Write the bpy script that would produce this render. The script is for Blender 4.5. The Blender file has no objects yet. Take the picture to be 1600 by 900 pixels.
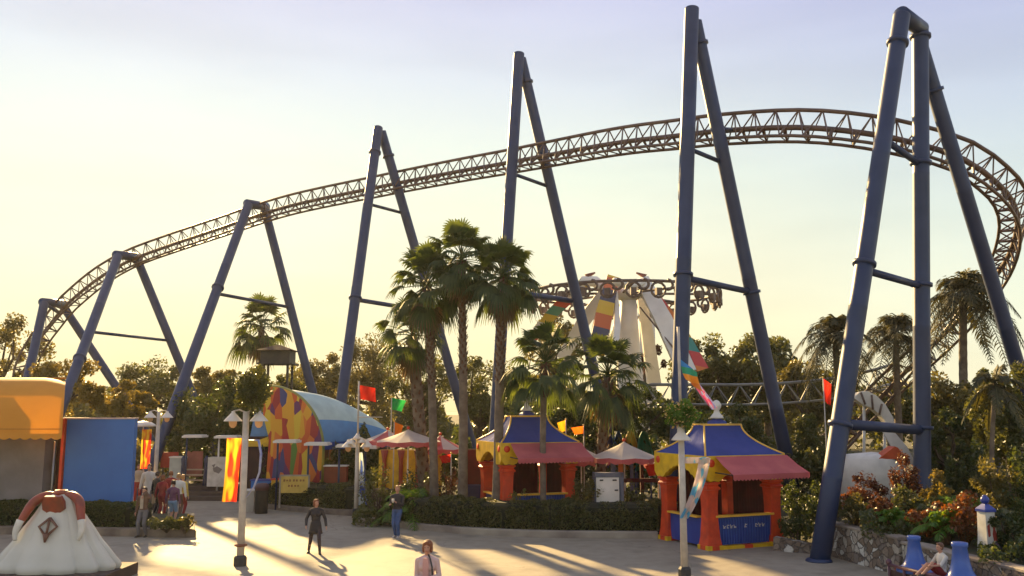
import bpy, math, random
import numpy as np
from mathutils import Vector, Matrix, Quaternion

random.seed(7)
S = bpy.context.scene
COL = S.collection
R = math.radians
pi = math.pi

# ------------------------------------------------------------------ camera
F = 1370.0; CX, CY = 800.0, 450.0; TILT = R(7.9); CAMZ = 4.2
cam_d = bpy.data.cameras.new('camera'); cam = bpy.data.objects.new('camera', cam_d); COL.objects.link(cam)
cam.location = (0, 0, CAMZ); cam.rotation_euler = (R(90) + TILT, 0, 0)
cam_d.sensor_width = 36; cam_d.lens = 36 * F / 1600; cam_d.clip_end = 3000; cam_d.clip_start = 0.1
S.camera = cam

# ------------------------------------------------------------------ sky and sun
SUN_EL, SUN_AZ = 21.5, -24.0          # azimuth from +Y, negative = left
sun_dir = Vector((math.sin(R(SUN_AZ)) * math.cos(R(SUN_EL)), math.cos(R(SUN_AZ)) * math.cos(R(SUN_EL)), math.sin(R(SUN_EL))))
sd = bpy.data.lights.new('sun', 'SUN'); so = bpy.data.objects.new('sun', sd); COL.objects.link(so)
sd.energy = 5.0; sd.angle = R(1.3); sd.color = (1.0, 0.68, 0.29)
so.rotation_euler = (-sun_dir).to_track_quat('-Z', 'Y').to_euler()
W = bpy.data.worlds.new('World'); S.world = W; W.use_nodes = True
nt = W.node_tree; nt.nodes.clear()
def wn(t, **k):
    n = nt.nodes.new(t)
    for a, b in k.items(): setattr(n, a, b)
    return n
out = wn('ShaderNodeOutputWorld'); bg = wn('ShaderNodeBackground'); bg.inputs['Strength'].default_value = 0.12
sky = wn('ShaderNodeTexSky', sky_type='NISHITA'); sky.sun_disc = False
sky.sun_elevation = R(SUN_EL); sky.sun_rotation = R(SUN_AZ); sky.dust_density = 0.6; sky.air_density = 1.0; sky.ozone_density = 1.5
tc = wn('ShaderNodeTexCoord')
# evening sky gradient: warm near the sun and the horizon, lilac blue higher up and away from it
def setramp(rp, stops):
    cr = rp.color_ramp
    while len(cr.elements) > 1: cr.elements.remove(cr.elements[0])
    cr.elements[0].position = stops[0][0]; cr.elements[0].color = (*stops[0][1], 1)
    for p, c in stops[1:]:
        e = cr.elements.new(p); e.color = (*c, 1)
dot = wn('ShaderNodeVectorMath', operation='DOT_PRODUCT'); nt.links.new(tc.outputs['Generated'], dot.inputs[0])
dot.inputs[1].default_value = Vector((math.sin(R(-17)), math.cos(R(-17)), 0.0)).normalized()
near = wn('ShaderNodeMapRange'); nt.links.new(dot.outputs['Value'], near.inputs['Value'])
near.inputs['From Min'].default_value = 0.60; near.inputs['From Max'].default_value = 0.99; near.interpolation_type = 'SMOOTHSTEP'
sep = wn('ShaderNodeSeparateXYZ'); nt.links.new(tc.outputs['Generated'], sep.inputs[0])
ramp = wn('ShaderNodeValToRGB'); nt.links.new(sep.outputs['Z'], ramp.inputs[0])
setramp(ramp, [(0.0, (1.0, .80, .42)), (0.08, (1.02, .90, .54)), (0.17, (.99, .95, .68)), (0.26, (.86, .93, .76)), (0.36, (.74, .80, .84)), (0.46, (.65, .66, .84)), (1.0, (.42, .42, .52))])
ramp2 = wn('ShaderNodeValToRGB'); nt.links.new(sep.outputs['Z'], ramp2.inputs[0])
setramp(ramp2, [(0.0, (.95, .88, .62)), (0.1, (.86, .90, .70)), (0.2, (.70, .80, .75)), (0.3, (.58, .66, .76)), (0.44, (.47, .50, .75)), (1.0, (.48, .50, .60))])  # away from the sun; unseen part behind the camera lifted to fill shade
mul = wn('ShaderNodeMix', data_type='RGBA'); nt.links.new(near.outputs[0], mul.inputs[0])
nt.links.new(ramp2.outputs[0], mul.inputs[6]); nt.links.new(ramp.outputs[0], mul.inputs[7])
nz = wn('ShaderNodeTexNoise'); nz.inputs['Scale'].default_value = 2.2; nz.inputs['Detail'].default_value = 4
mp = wn('ShaderNodeMapping'); mp.inputs['Scale'].default_value = (1, 1, 5); nt.links.new(tc.outputs['Generated'], mp.inputs[0]); nt.links.new(mp.outputs[0], nz.inputs[0])
cl = wn('ShaderNodeMapRange'); nt.links.new(nz.outputs[0], cl.inputs['Value']); cl.inputs['From Min'].default_value = .45; cl.inputs['From Max'].default_value = .8
cl.inputs['To Min'].default_value = 1.0; cl.inputs['To Max'].default_value = 0.86
mul2 = wn('ShaderNodeVectorMath', operation='SCALE'); nt.links.new(mul.outputs[2], mul2.inputs[0]); nt.links.new(cl.outputs[0], mul2.inputs['Scale'])
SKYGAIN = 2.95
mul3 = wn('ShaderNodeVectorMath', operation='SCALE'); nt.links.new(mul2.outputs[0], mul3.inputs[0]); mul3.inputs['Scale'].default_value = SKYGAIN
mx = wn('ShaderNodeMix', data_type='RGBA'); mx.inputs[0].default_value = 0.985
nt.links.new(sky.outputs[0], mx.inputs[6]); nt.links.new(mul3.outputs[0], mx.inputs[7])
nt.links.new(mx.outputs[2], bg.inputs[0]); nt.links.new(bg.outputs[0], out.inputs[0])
vs = S.view_settings; vs.view_transform = 'Standard'; vs.look = 'None'; vs.gamma = 1; vs.exposure = 1.6; vs.use_curve_mapping = False

# ------------------------------------------------------------------ projection helpers (a pixel plus a distance gives a real point)
def slopes(px, py):
    x = (px - CX) / F; z = -(py - CY) / F
    y2 = math.cos(TILT) - z * math.sin(TILT); z2 = math.sin(TILT) + z * math.cos(TILT)
    return x / y2, z2 / y2
def P(px, py, D):
    a, b = slopes(px, py); return Vector((D * a, D, CAMZ + D * b))
def G(px, py, z=0.0):
    a, b = slopes(px, py); D = (z - CAMZ) / b; return Vector((D * a, D, z))
def XD(px, D, z=0.0):
    # point at distance D under column px with height z
    py = 640.0
    for _ in range(4):
        a, b = slopes(px, py); zz = CAMZ + D * b; py += (zz - z) / D * F
    a, b = slopes(px, py); return Vector((D * a, D, z))

# ------------------------------------------------------------------ materials
MATS = {}
def mat(name, c, c2=None, rough=0.6, metal=0.0, scale=3.0, bump=0.0, bscale=20.0, trans=0.0, spec=0.5, island=0.0, emit=0.0, thin=None):
    if name in MATS: return MATS[name]
    m = bpy.data.materials.new(name); m.use_nodes = True; n = m.node_tree; n.nodes.clear()
    o = n.nodes.new('ShaderNodeOutputMaterial'); b = n.nodes.new('ShaderNodeBsdfPrincipled')
    b.inputs['Roughness'].default_value = rough; b.inputs['Metallic'].default_value = metal; b.inputs['Specular IOR Level'].default_value = spec
    if c2 is None: c2 = tuple(x * 0.78 for x in c)
    tcn = n.nodes.new('ShaderNodeTexCoord'); nz = n.nodes.new('ShaderNodeTexNoise'); nz.inputs['Scale'].default_value = scale; nz.inputs['Detail'].default_value = 5
    n.links.new(tcn.outputs['Object'], nz.inputs[0])
    mr = n.nodes.new('ShaderNodeMapRange'); n.links.new(nz.outputs[0], mr.inputs[0]); mr.inputs[1].default_value = .35; mr.inputs[2].default_value = .65
    fac = mr.outputs[0]
    if island:
        ge = n.nodes.new('ShaderNodeNewGeometry'); mm = n.nodes.new('ShaderNodeMix'); mm.inputs[0].default_value = island
        n.links.new(fac, mm.inputs[2]); n.links.new(ge.outputs['Random Per Island'], mm.inputs[3]); fac = mm.outputs[0]
    mi = n.nodes.new('ShaderNodeMix'); mi.data_type = 'RGBA'; mi.inputs[6].default_value = (*c, 1); mi.inputs[7].default_value = (*c2, 1)
    n.links.new(fac, mi.inputs[0]); n.links.new(mi.outputs[2], b.inputs['Base Color'])
    if bump:
        nb = n.nodes.new('ShaderNodeTexNoise'); nb.inputs['Scale'].default_value = bscale; nb.inputs['Detail'].default_value = 4
        n.links.new(tcn.outputs['Object'], nb.inputs[0]); bu = n.nodes.new('ShaderNodeBump'); bu.inputs['Strength'].default_value = bump; bu.inputs['Distance'].default_value = .03
        n.links.new(nb.outputs[0], bu.inputs['Height']); n.links.new(bu.outputs[0], b.inputs['Normal'])
    last = b.outputs[0]
    if trans:
        t = n.nodes.new('ShaderNodeBsdfTranslucent'); sc = n.nodes.new('ShaderNodeVectorMath'); sc.operation = 'MULTIPLY'
        sc.inputs[1].default_value = thin or (1.5, 1.35, .7); n.links.new(mi.outputs[2], sc.inputs[0]); n.links.new(sc.outputs[0], t.inputs[0])
        ms = n.nodes.new('ShaderNodeMixShader'); ms.inputs[0].default_value = trans
        n.links.new(b.outputs[0], ms.inputs[1]); n.links.new(t.outputs[0], ms.inputs[2]); last = ms.outputs[0]
    if emit:
        b.inputs['Emission Strength'].default_value = emit; b.inputs['Emission Color'].default_value = (*c, 1)
    n.links.new(last, o.inputs[0]); MATS[name] = m; return m
def cloth(name, c, c2=None, t=0.35): return mat(name, c, c2, rough=.8, trans=t, thin=(1.2, 1.1, .9), spec=.2, scale=1.5, bump=.15, bscale=14)
def leafm(name, c, c2, t=0.38, rough=.42): return mat(name, c, c2, rough=rough, trans=t, island=.55, scale=.6, spec=.5, thin=(1.9, 1.5, .45))

M_blue = mat('tower_blue_paint', (.013, .028, .080), (.022, .040, .100), rough=.45, scale=1.3, bump=.06, bscale=6)
M_track = mat('track_paint', (.14, .085, .06), (.09, .055, .042), rough=.42, scale=1.5)
M_trackg = mat('grey_track_paint', (.22, .22, .20), (.15, .15, .14), rough=.5, scale=1.5)
M_red = mat('red_paint', (.70, .065, .012), (.50, .045, .012), rough=.5, scale=3.5, bump=.05, bscale=8)
M_yel = mat('yellow_paint', (.80, .50, .015), (.58, .34, .015), rough=.5, scale=3.5, bump=.05)
M_bluep = mat('blue_paint', (.02, .04, .24), (.03, .06, .30), rough=.4, scale=2)
M_white = mat('white_paint', (.74, .70, .62), (.60, .57, .50), rough=.45, scale=2, bump=.05)
M_whitedirty = mat('weathered_white_paint', (.66, .64, .56), (.48, .46, .38), rough=.6, scale=3, bump=.15, bscale=10)
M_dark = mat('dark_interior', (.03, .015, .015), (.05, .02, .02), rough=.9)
M_black = mat('black_iron', (.03, .03, .03), (.05, .045, .04), rough=.6)
M_grey = mat('grey_plaster', (.22, .21, .20), (.16, .15, .14), rough=.85, scale=1.2, bump=.2)
M_bark = mat('bark', (.12, .085, .06), (.06, .045, .03), rough=.95, scale=6, bump=.6, bscale=14)
M_skin = mat('skin', (.52, .28, .18), (.46, .23, .15), rough=.5, scale=10)

# ------------------------------------------------------------------ mesh builder
class MB:
    def __init__(s): s.v = []; s.f = []; s.m = []; s.sm = []
    def add(s, vs, fs, mi=0, smooth=False):
        o = len(s.v); s.v.extend(tuple(x) for x in vs); s.f.extend([tuple(i + o for i in f) for f in fs]); s.m.extend([mi] * len(fs)); s.sm.extend([smooth] * len(fs)); return s
    def box(s, c, size, rz=0, mi=0, rot=None, taper=1.0):
        x, y, z = size[0] / 2, size[1] / 2, size[2] / 2
        M = rot or Matrix.Rotation(rz, 3, 'Z'); c = Vector(c); vs = []
        for k in (-1, 1):
            t = taper if k > 0 else 1
            for (i, j) in ((-1, -1), (1, -1), (1, 1), (-1, 1)): vs.append(c + M @ Vector((i * x * t, j * y * t, k * z)))
        return s.add(vs, [(3, 2, 1, 0), (4, 5, 6, 7), (0, 1, 5, 4), (1, 2, 6, 5), (2, 3, 7, 6), (3, 0, 4, 7)], mi)
    def tube(s, pts, r, n=8, mi=0, caps=True, closed=False, flat=1.0):
        pts = [Vector(p) for p in pts]; k = len(pts); rr = r if hasattr(r, '__len__') else [r] * k
        vs = []; fs = []; prev = None
        for i, p in enumerate(pts):
            if closed: t = pts[(i + 1) % k] - pts[i - 1]
            else: t = pts[min(i + 1, k - 1)] - pts[max(i - 1, 0)]
            if t.length < 1e-9: t = Vector((0, 0, 1))
            t.normalize()
            if prev is None: a = Vector((0, 0, 1)) if abs(t.z) < .9 else Vector((1, 0, 0)); u = t.cross(a).normalized()
            else:
                u = prev - t * prev.dot(t)
                if u.length < 1e-6: u = t.orthogonal()
                u.normalize()
            prev = u; w = t.cross(u)
            for j in range(n):
                an = 2 * pi * j / n; vs.append(p + (u * math.cos(an) + w * math.sin(an) * flat) * rr[i])
        m = k if closed else k - 1
        for i in range(m):
            for j in range(n):
                a = i * n + j; b = i * n + (j + 1) % n; c = ((i + 1) % k) * n + (j + 1) % n; d = ((i + 1) % k) * n + j
                fs.append((a, b, c, d))
        if caps and not closed: fs.append(tuple(range(n - 1, -1, -1))); fs.append(tuple((k - 1) * n + j for j in range(n)))
        return s.add(vs, fs, mi, n > 5)
    def lathe(s, prof, c=(0, 0, 0), n=16, mi=0, smooth=True, sx=1, sy=1, rz=0, lobes=0, lobe_amp=0):
        c = Vector(c); vs = []; fs = []; k = len(prof)
        for (r, z) in prof:
            for j in range(n):
                a = 2 * pi * j / n; q = r * (1 + (lobe_amp * math.cos(lobes * a) if lobes else 0))
                v = Matrix.Rotation(rz, 3, 'Z') @ Vector((q * math.cos(a) * sx, q * math.sin(a) * sy, z)); vs.append(c + v)
        for i in range(k - 1):
            for j in range(n): fs.append((i * n + j, i * n + (j + 1) % n, (i + 1) * n + (j + 1) % n, (i + 1) * n + j))
        if prof[0][0] > 1e-4: fs.append(tuple(range(n - 1, -1, -1)))
        if prof[-1][0] > 1e-4: fs.append(tuple((k - 1) * n + j for j in range(n)))
        return s.add(vs, fs, mi, smooth)
    def prism(s, poly, o, ux, uy, th, mi=0, mi_side=None):
        # polygon (2d) placed at o with axes ux, uy, thickness th along ux x uy
        ux = Vector(ux).normalized(); uy = Vector(uy).normalized(); n = ux.cross(uy).normalized() * th / 2; o = Vector(o); k = len(poly)
        A = [o + ux * p[0] + uy * p[1] + n for p in poly]; B = [o + ux * p[0] + uy * p[1] - n for p in poly]
        s.add(A + B, [tuple(range(k)), tuple(range(2 * k - 1, k - 1, -1))], mi)
        s.add(A + B, [(i, k + i, k + (i + 1) % k, (i + 1) % k) for i in range(k)], mi if mi_side is None else mi_side); return s
    def ball(s, c, r, n=10, mi=0, sc=(1, 1, 1)):
        pr = [(math.sin(pi * i / (n // 2 + 1)) , -math.cos(pi * i / (n // 2 + 1))) for i in range(n // 2 + 2)]
        c = Vector(c); vs = []; fs = []; k = len(pr)
        for (q, z) in pr:
            for j in range(n):
                a = 2 * pi * j / n; vs.append(c + Vector((q * math.cos(a) * r * sc[0], q * math.sin(a) * r * sc[1], z * r * sc[2])))
        for i in range(k - 1):
            for j in range(n): fs.append((i * n + j, i * n + (j + 1) % n, (i + 1) * n + (j + 1) % n, (i + 1) * n + j))
        return s.add(vs, fs, mi, True)
    def build(s, name, mats, parent=None, org=None, **tags):
        me = bpy.data.meshes.new(name)
        off = Vector((0, 0, 0))
        if parent is not None:
            q = parent
            while q is not None: off += q.location; q = q.parent
        elif org is not None: off = Vector(org)
        me.from_pydata([(x - off.x, y - off.y, z - off.z) for x, y, z in s.v], [], s.f)
        for m in (mats if isinstance(mats, (list, tuple)) else [mats]): me.materials.append(m)
        me.polygons.foreach_set('material_index', s.m); me.polygons.foreach_set('use_smooth', s.sm); me.update()
        o = bpy.data.objects.new(name, me); COL.objects.link(o)
        if parent is not None: o.parent = parent
        elif org is not None: o.location = org
        tag(o, **tags); return o
def tag(o, label=None, cat=None, group=None, kind=None):
    if label: o['label'] = label
    if cat: o['category'] = cat
    if group: o['group'] = group
    if kind: o['kind'] = kind
    return o
def thing(name, label, cat, loc=(0, 0, 0), group=None, rz=0):
    o = bpy.data.objects.new(name, None); COL.objects.link(o); o.location = loc; o.rotation_euler.z = rz; o.empty_display_size = .3
    return tag(o, label, cat, group)
def dup(root, loc, rz=None, label=None, group=None, scale=None):
    r = root.copy(); COL.objects.link(r); r.location = loc
    if rz is not None: r.rotation_euler.z = rz
    if scale: r.scale = (scale, scale, scale) if not hasattr(scale, '__len__') else scale
    if label: r['label'] = label
    if group: r['group'] = group
    def rec(a, b):
        for ch in list(a.children):
            if ch.name in done: continue
            c = ch.copy(); COL.objects.link(c); c.parent = b; done.add(c.name); rec(ch, c)
    done = set(); rec(root, r); return r
def catmull(pts, n=8):
    pts = [Vector(p) for p in pts]; out = []
    q = [pts[0] * 2 - pts[1]] + pts + [pts[-1] * 2 - pts[-2]]
    for i in range(1, len(q) - 2):
        for k in range(n):
            t = k / n; a, b, c, d = q[i - 1], q[i], q[i + 1], q[i + 2]
            out.append(.5 * ((2 * b) + (c - a) * t + (2 * a - 5 * b + 4 * c - d) * t * t + (3 * b - a - 3 * c + d) * t ** 3))
    out.append(pts[-1]); return out

# leaves: many small diamond shaped faces, as one mesh
def leaf_mesh(name, centers, size, mats, parent=None, org=None, rng=None, aspect=.55, upbias=.5, tags=None, nrm=None):
    rng = rng or np.random.default_rng(1); c = np.asarray(centers, float); n = len(c)
    d = rng.normal(size=(n, 3)); d /= np.linalg.norm(d, axis=1)[:, None]
    nn = rng.normal(size=(n, 3)) + np.array([0, 0, upbias]); 
    if nrm is not None: nn = nn + nrm
    nn -= (nn * d).sum(1)[:, None] * d; nn /= np.linalg.norm(nn, axis=1)[:, None] + 1e-9
    w = np.cross(d, nn); L = (size * rng.uniform(.6, 1.35, n))[:, None]
    v = np.empty((n, 4, 3)); v[:, 0] = c - d * L * .5; v[:, 1] = c + w * L * aspect * .5 + nn * L * .1; v[:, 2] = c + d * L * .5; v[:, 3] = c - w * L * aspect * .5 + nn * L * .1
    off = np.zeros(3)
    if parent is not None:
        q = parent
        while q is not None: off += np.array(q.location); q = q.parent
    elif org is not None: off = np.array(org, float)
    v = (v.reshape(-1, 3) - off).astype(np.float32)
    me = bpy.data.meshes.new(name); me.vertices.add(n * 4); me.vertices.foreach_set('co', v.ravel())
    me.loops.add(n * 4); me.loops.foreach_set('vertex_index', np.arange(n * 4, dtype=np.int32))
    me.polygons.add(n); me.polygons.foreach_set('loop_start', np.arange(0, n * 4, 4, dtype=np.int32))
    for m in (mats if isinstance(mats, (list, tuple)) else [mats]): me.materials.append(m)
    if isinstance(mats, (list, tuple)) and len(mats) > 1: me.polygons.foreach_set('material_index', (rng.random(n) < .2).astype(np.int32))
    me.update(calc_edges=True); me.validate()
    o = bpy.data.objects.new(name, me); COL.objects.link(o)
    if parent is not None: o.parent = parent
    elif org is not None: o.location = org
    if tags: tag(o, **tags)
    return o

# ------------------------------------------------------------------ ground
def ground_material():
    m = bpy.data.materials.new('plaza_concrete'); m.use_nodes = True; n = m.node_tree; b = n.nodes['Principled BSDF']
    tcn = n.nodes.new('ShaderNodeTexCoord')
    def noise(sc, det=6):
        q = n.nodes.new('ShaderNodeTexNoise'); q.inputs['Scale'].default_value = sc; q.inputs['Detail'].default_value = det; n.links.new(tcn.outputs['Object'], q.inputs[0]); return q
    a = noise(.25); c = noise(2.5); g = noise(60, 3)
    rp = n.nodes.new('ShaderNodeValToRGB'); setramp(rp, [(.32, (.29, .25, .19)), (.5, (.36, .315, .235)), (.68, (.42, .37, .28))])
    mm = n.nodes.new('ShaderNodeMath'); mm.operation = 'MULTIPLY_ADD'; mm.inputs[1].default_value = .5; n.links.new(c.outputs[0], mm.inputs[0])
    m2 = n.nodes.new('ShaderNodeMath'); m2.operation = 'MULTIPLY'; m2.inputs[1].default_value = .5; n.links.new(a.outputs[0], m2.inputs[0]); n.links.new(m2.outputs[0], mm.inputs[2])
    n.links.new(mm.outputs[0], rp.inputs[0])
    mg = n.nodes.new('ShaderNodeMix'); mg.data_type = 'RGBA'; mg.blend_type = 'MULTIPLY'; mg.inputs[0].default_value = .35
    n.links.new(rp.outputs[0], mg.inputs[6]); n.links.new(g.outputs[0], mg.inputs[7])
    st = noise(.9, 8); sr = n.nodes.new('ShaderNodeMapRange'); n.links.new(st.outputs[0], sr.inputs[0]); sr.inputs[1].default_value = .52; sr.inputs[2].default_value = .72; sr.inputs[3].default_value = 1; sr.inputs[4].default_value = .72
    # dark repaired cracks
    vo = n.nodes.new('ShaderNodeTexVoronoi'); vo.feature = 'DISTANCE_TO_EDGE'; vo.inputs['Scale'].default_value = .16
    wv = n.nodes.new('ShaderNodeVectorMath'); wv.operation = 'ADD'; sc = n.nodes.new('ShaderNodeVectorMath'); sc.operation = 'SCALE'; sc.inputs['Scale'].default_value = 1.2
    n.links.new(noise(.8).outputs[1], sc.inputs[0]); n.links.new(tcn.outputs['Object'], wv.inputs[0]); n.links.new(sc.outputs[0], wv.inputs[1]); n.links.new(wv.outputs[0], vo.inputs[0])
    mr = n.nodes.new('ShaderNodeMapRange'); n.links.new(vo.outputs[0], mr.inputs[0]); mr.inputs[1].default_value = .0; mr.inputs[2].default_value = .003; mr.inputs[3].default_value = .6; mr.inputs[4].default_value = 1
    ms = n.nodes.new('ShaderNodeVectorMath'); ms.operation = 'SCALE'; n.links.new(mg.outputs[2], ms.inputs[0]); n.links.new(mr.outputs[0], ms.inputs['Scale'])
    ms2 = n.nodes.new('ShaderNodeVectorMath'); ms2.operation = 'SCALE'; n.links.new(ms.outputs[0], ms2.inputs[0]); n.links.new(sr.outputs[0], ms2.inputs['Scale'])
    n.links.new(ms2.outputs[0], b.inputs['Base Color']); b.inputs['Roughness'].default_value = .72; b.inputs['Specular IOR Level'].default_value = .35
    bu = n.nodes.new('ShaderNodeBump'); bu.inputs['Strength'].default_value = .35; bu.inputs['Distance'].default_value = .02; n.links.new(g.outputs[0], bu.inputs['Height']); n.links.new(bu.outputs[0], b.inputs['Normal'])
    return m
M_ground = ground_material()
M_soil = mat('planting_soil', (.07, .055, .03), (.04, .05, .02), rough=.95, scale=1.5, bump=.5)
b = MB(); b.add([(-900, -60, 0), (900, -60, 0), (900, 1500, 0), (-900, 1500, 0)], [(0, 1, 2, 3)])
b.build('ground', M_ground, kind='structure')
b = MB(); pts = [G(285, 776), G(420, 776)]
b.add([(-60, 46.5, .004), (-10.5, 46.5, .004), (-6, 36, .004), (12, 30.5, .004), (30, 31, .004), (120, 60, .004), (400, 700, .004), (-400, 700, .004)], [tuple(range(8))])
b.build('planting_ground', M_soil, kind='structure')

def bed(name, poly, z, kind='structure', m=None):
    b = MB(); k = len(poly)
    b.add([(p[0], p[1], z) for p in poly], [tuple(range(k))]); b.add([(p[0], p[1], z) for p in poly] + [(p[0], p[1], -.05) for p in poly], [(i, k + i, k + (i + 1) % k, (i + 1) % k) for i in range(k)])
    return b.build(name, m or M_soil, kind=kind)
M_kerb = mat('kerb_concrete', (.24, .19, .14), (.12, .09, .07), rough=.85, scale=1.6, bump=.3)
M_kerb2 = mat('old_kerb_concrete', (.36, .31, .24), (.20, .16, .13), rough=.85, scale=1.1, bump=.3)
def kerb(pts, h, w, label, inward, m=None):
    pts = [Vector((p[0], p[1], 0)) for p in pts]; b = MB(); n = len(pts); A = []; 
    for i, p in enumerate(pts):
        t = (pts[min(i + 1, n - 1)] - pts[max(i - 1, 0)]).normalized(); s = Vector((-t.y, t.x, 0)) * inward
        A += [p, p + Vector((0, 0, h - .02)), p + s * .02 + Vector((0, 0, h)), p + s * w + Vector((0, 0, h)), p + s * w]
    fs = []
    for i in range(n - 1):
        for j in range(4): fs.append((i * 5 + j, (i + 1) * 5 + j, (i + 1) * 5 + j + 1, i * 5 + j + 1))
    fs += [(0, 1, 2, 3, 4), tuple((n - 1) * 5 + j for j in (4, 3, 2, 1, 0))]
    b.add(A, fs); return b.build('planter_kerb', m or M_kerb, org=pts[0], label=label, cat='kerb', group='kerbs round the planting beds')

# ------------------------------------------------------------------ foliage kinds
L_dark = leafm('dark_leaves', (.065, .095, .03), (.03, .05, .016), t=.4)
L_mid = leafm('mid_leaves', (.11, .13, .045), (.05, .065, .024), t=.42)
L_olive = leafm('olive_leaves', (.15, .145, .055), (.075, .08, .032), t=.45)
L_gold = leafm('golden_leaves', (.20, .165, .045), (.10, .095, .03), t=.48)
L_hedge = leafm('hedge_leaves', (.11, .12, .04), (.045, .055, .02), t=.35, rough=.3)
L_lime = leafm('lime_leaves', (.14, .26, .03), (.05, .12, .02), t=.45)
L_red = leafm('red_leaves', (.15, .055, .03), (.06, .03, .018), t=.35)
L_fire = leafm('orange_leaves', (.24, .075, .022), (.09, .055, .02), t=.35)
L_palm = leafm('palm_leaves', (.075, .115, .04), (.035, .06, .022), t=.45, rough=.6)
L_feather = leafm('feather_palm_leaves', (.075, .08, .03), (.04, .04, .02), t=.3, rough=.7)
L_palmdry = leafm('dry_palm_leaves', (.19, .13, .06), (.09, .06, .03), t=.3, rough=.6)

def crown_points(c, rx, ry, rz, nclump, n, rng, shell=.75, cr=.28):
    c = np.array(c); k = nclump
    d = rng.normal(size=(k, 3)); d /= np.linalg.norm(d, axis=1)[:, None]; rad = shell + (1 - shell) * rng.random(k) ** .5 * rng.choice([1, -1.6], k, p=[.65, .35]); rad = np.clip(rad, .1, 1.06)
    cc = c + d * rad[:, None] * np.array([rx, ry, rz])
    which = rng.integers(0, k, n); e = rng.normal(size=(n, 3)); e /= np.linalg.norm(e, axis=1)[:, None]
    rr = rng.random(n) ** .45; s = cr * np.array([rx, ry, rz]) ; s = np.maximum(s, s.mean() * .7); sz = rng.uniform(.55, 1.35, k)
    pts = cc[which] + e * rr[:, None] * s * sz[which][:, None]
    return pts, cc
def tree(px, top, bot, w, D, lm, label, n=4200, size=.34, clumps=26, cr=.26, seed=0, group='trees beyond the plaza', trunk_m=None, gz=0, name='tree', cat='tree', shell=.75):
    n = int(n * 1.7); size *= .77
    if D > 54 and n > 3500: n = int(n * 1.35); cr *= 1.18; clumps = int(clumps * 1.3)
    rng = np.random.default_rng(seed + int(px)); c1 = P(px, top, D); c2 = P(px, bot, D); c = (c1 + c2) / 2; rz_ = max((c1.z - c2.z) / 2, .5) / 1.1; rx = w / 2 * D / F / 1.1; ry = min(rx, rz_ * 1.4) * .9
    base = Vector((c.x, c.y, gz)); t = thing(name, label, cat, base, group)
    pts, cc = crown_points(c, rx, ry, rz_, clumps, n, rng, cr=cr, shell=shell)
    b = MB(); r0 = max(.12, rx * .09); mid = Vector((c.x, c.y, max(c.z - rz_ * .55, gz + .5))); lean = Vector((rng.normal() * .25, 0, 0))
    fork = mid + lean * .6
    b.tube([base - Vector((0, 0, .1)), base * .5 + mid * .5 + lean, fork], [r0 * 1.5, r0, r0 * .8], 7)
    for q in cc[:: max(1, len(cc) // 12)]:
        q = Vector(q); m = (fork + q) / 2 + Vector((rng.normal() * .15 * rx, rng.normal() * .15, -.1 * rz_)); b.tube([fork, m, q], [r0 * .55, r0 * .32, .03], 5)
    b.build('trunk', trunk_m or M_bark, t)
    leaf_mesh('crown', pts, size, lm, parent=t, rng=rng, nrm=(pts - np.array(c)) / np.array([rx, ry, rz_]) * .5)
    return t

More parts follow.
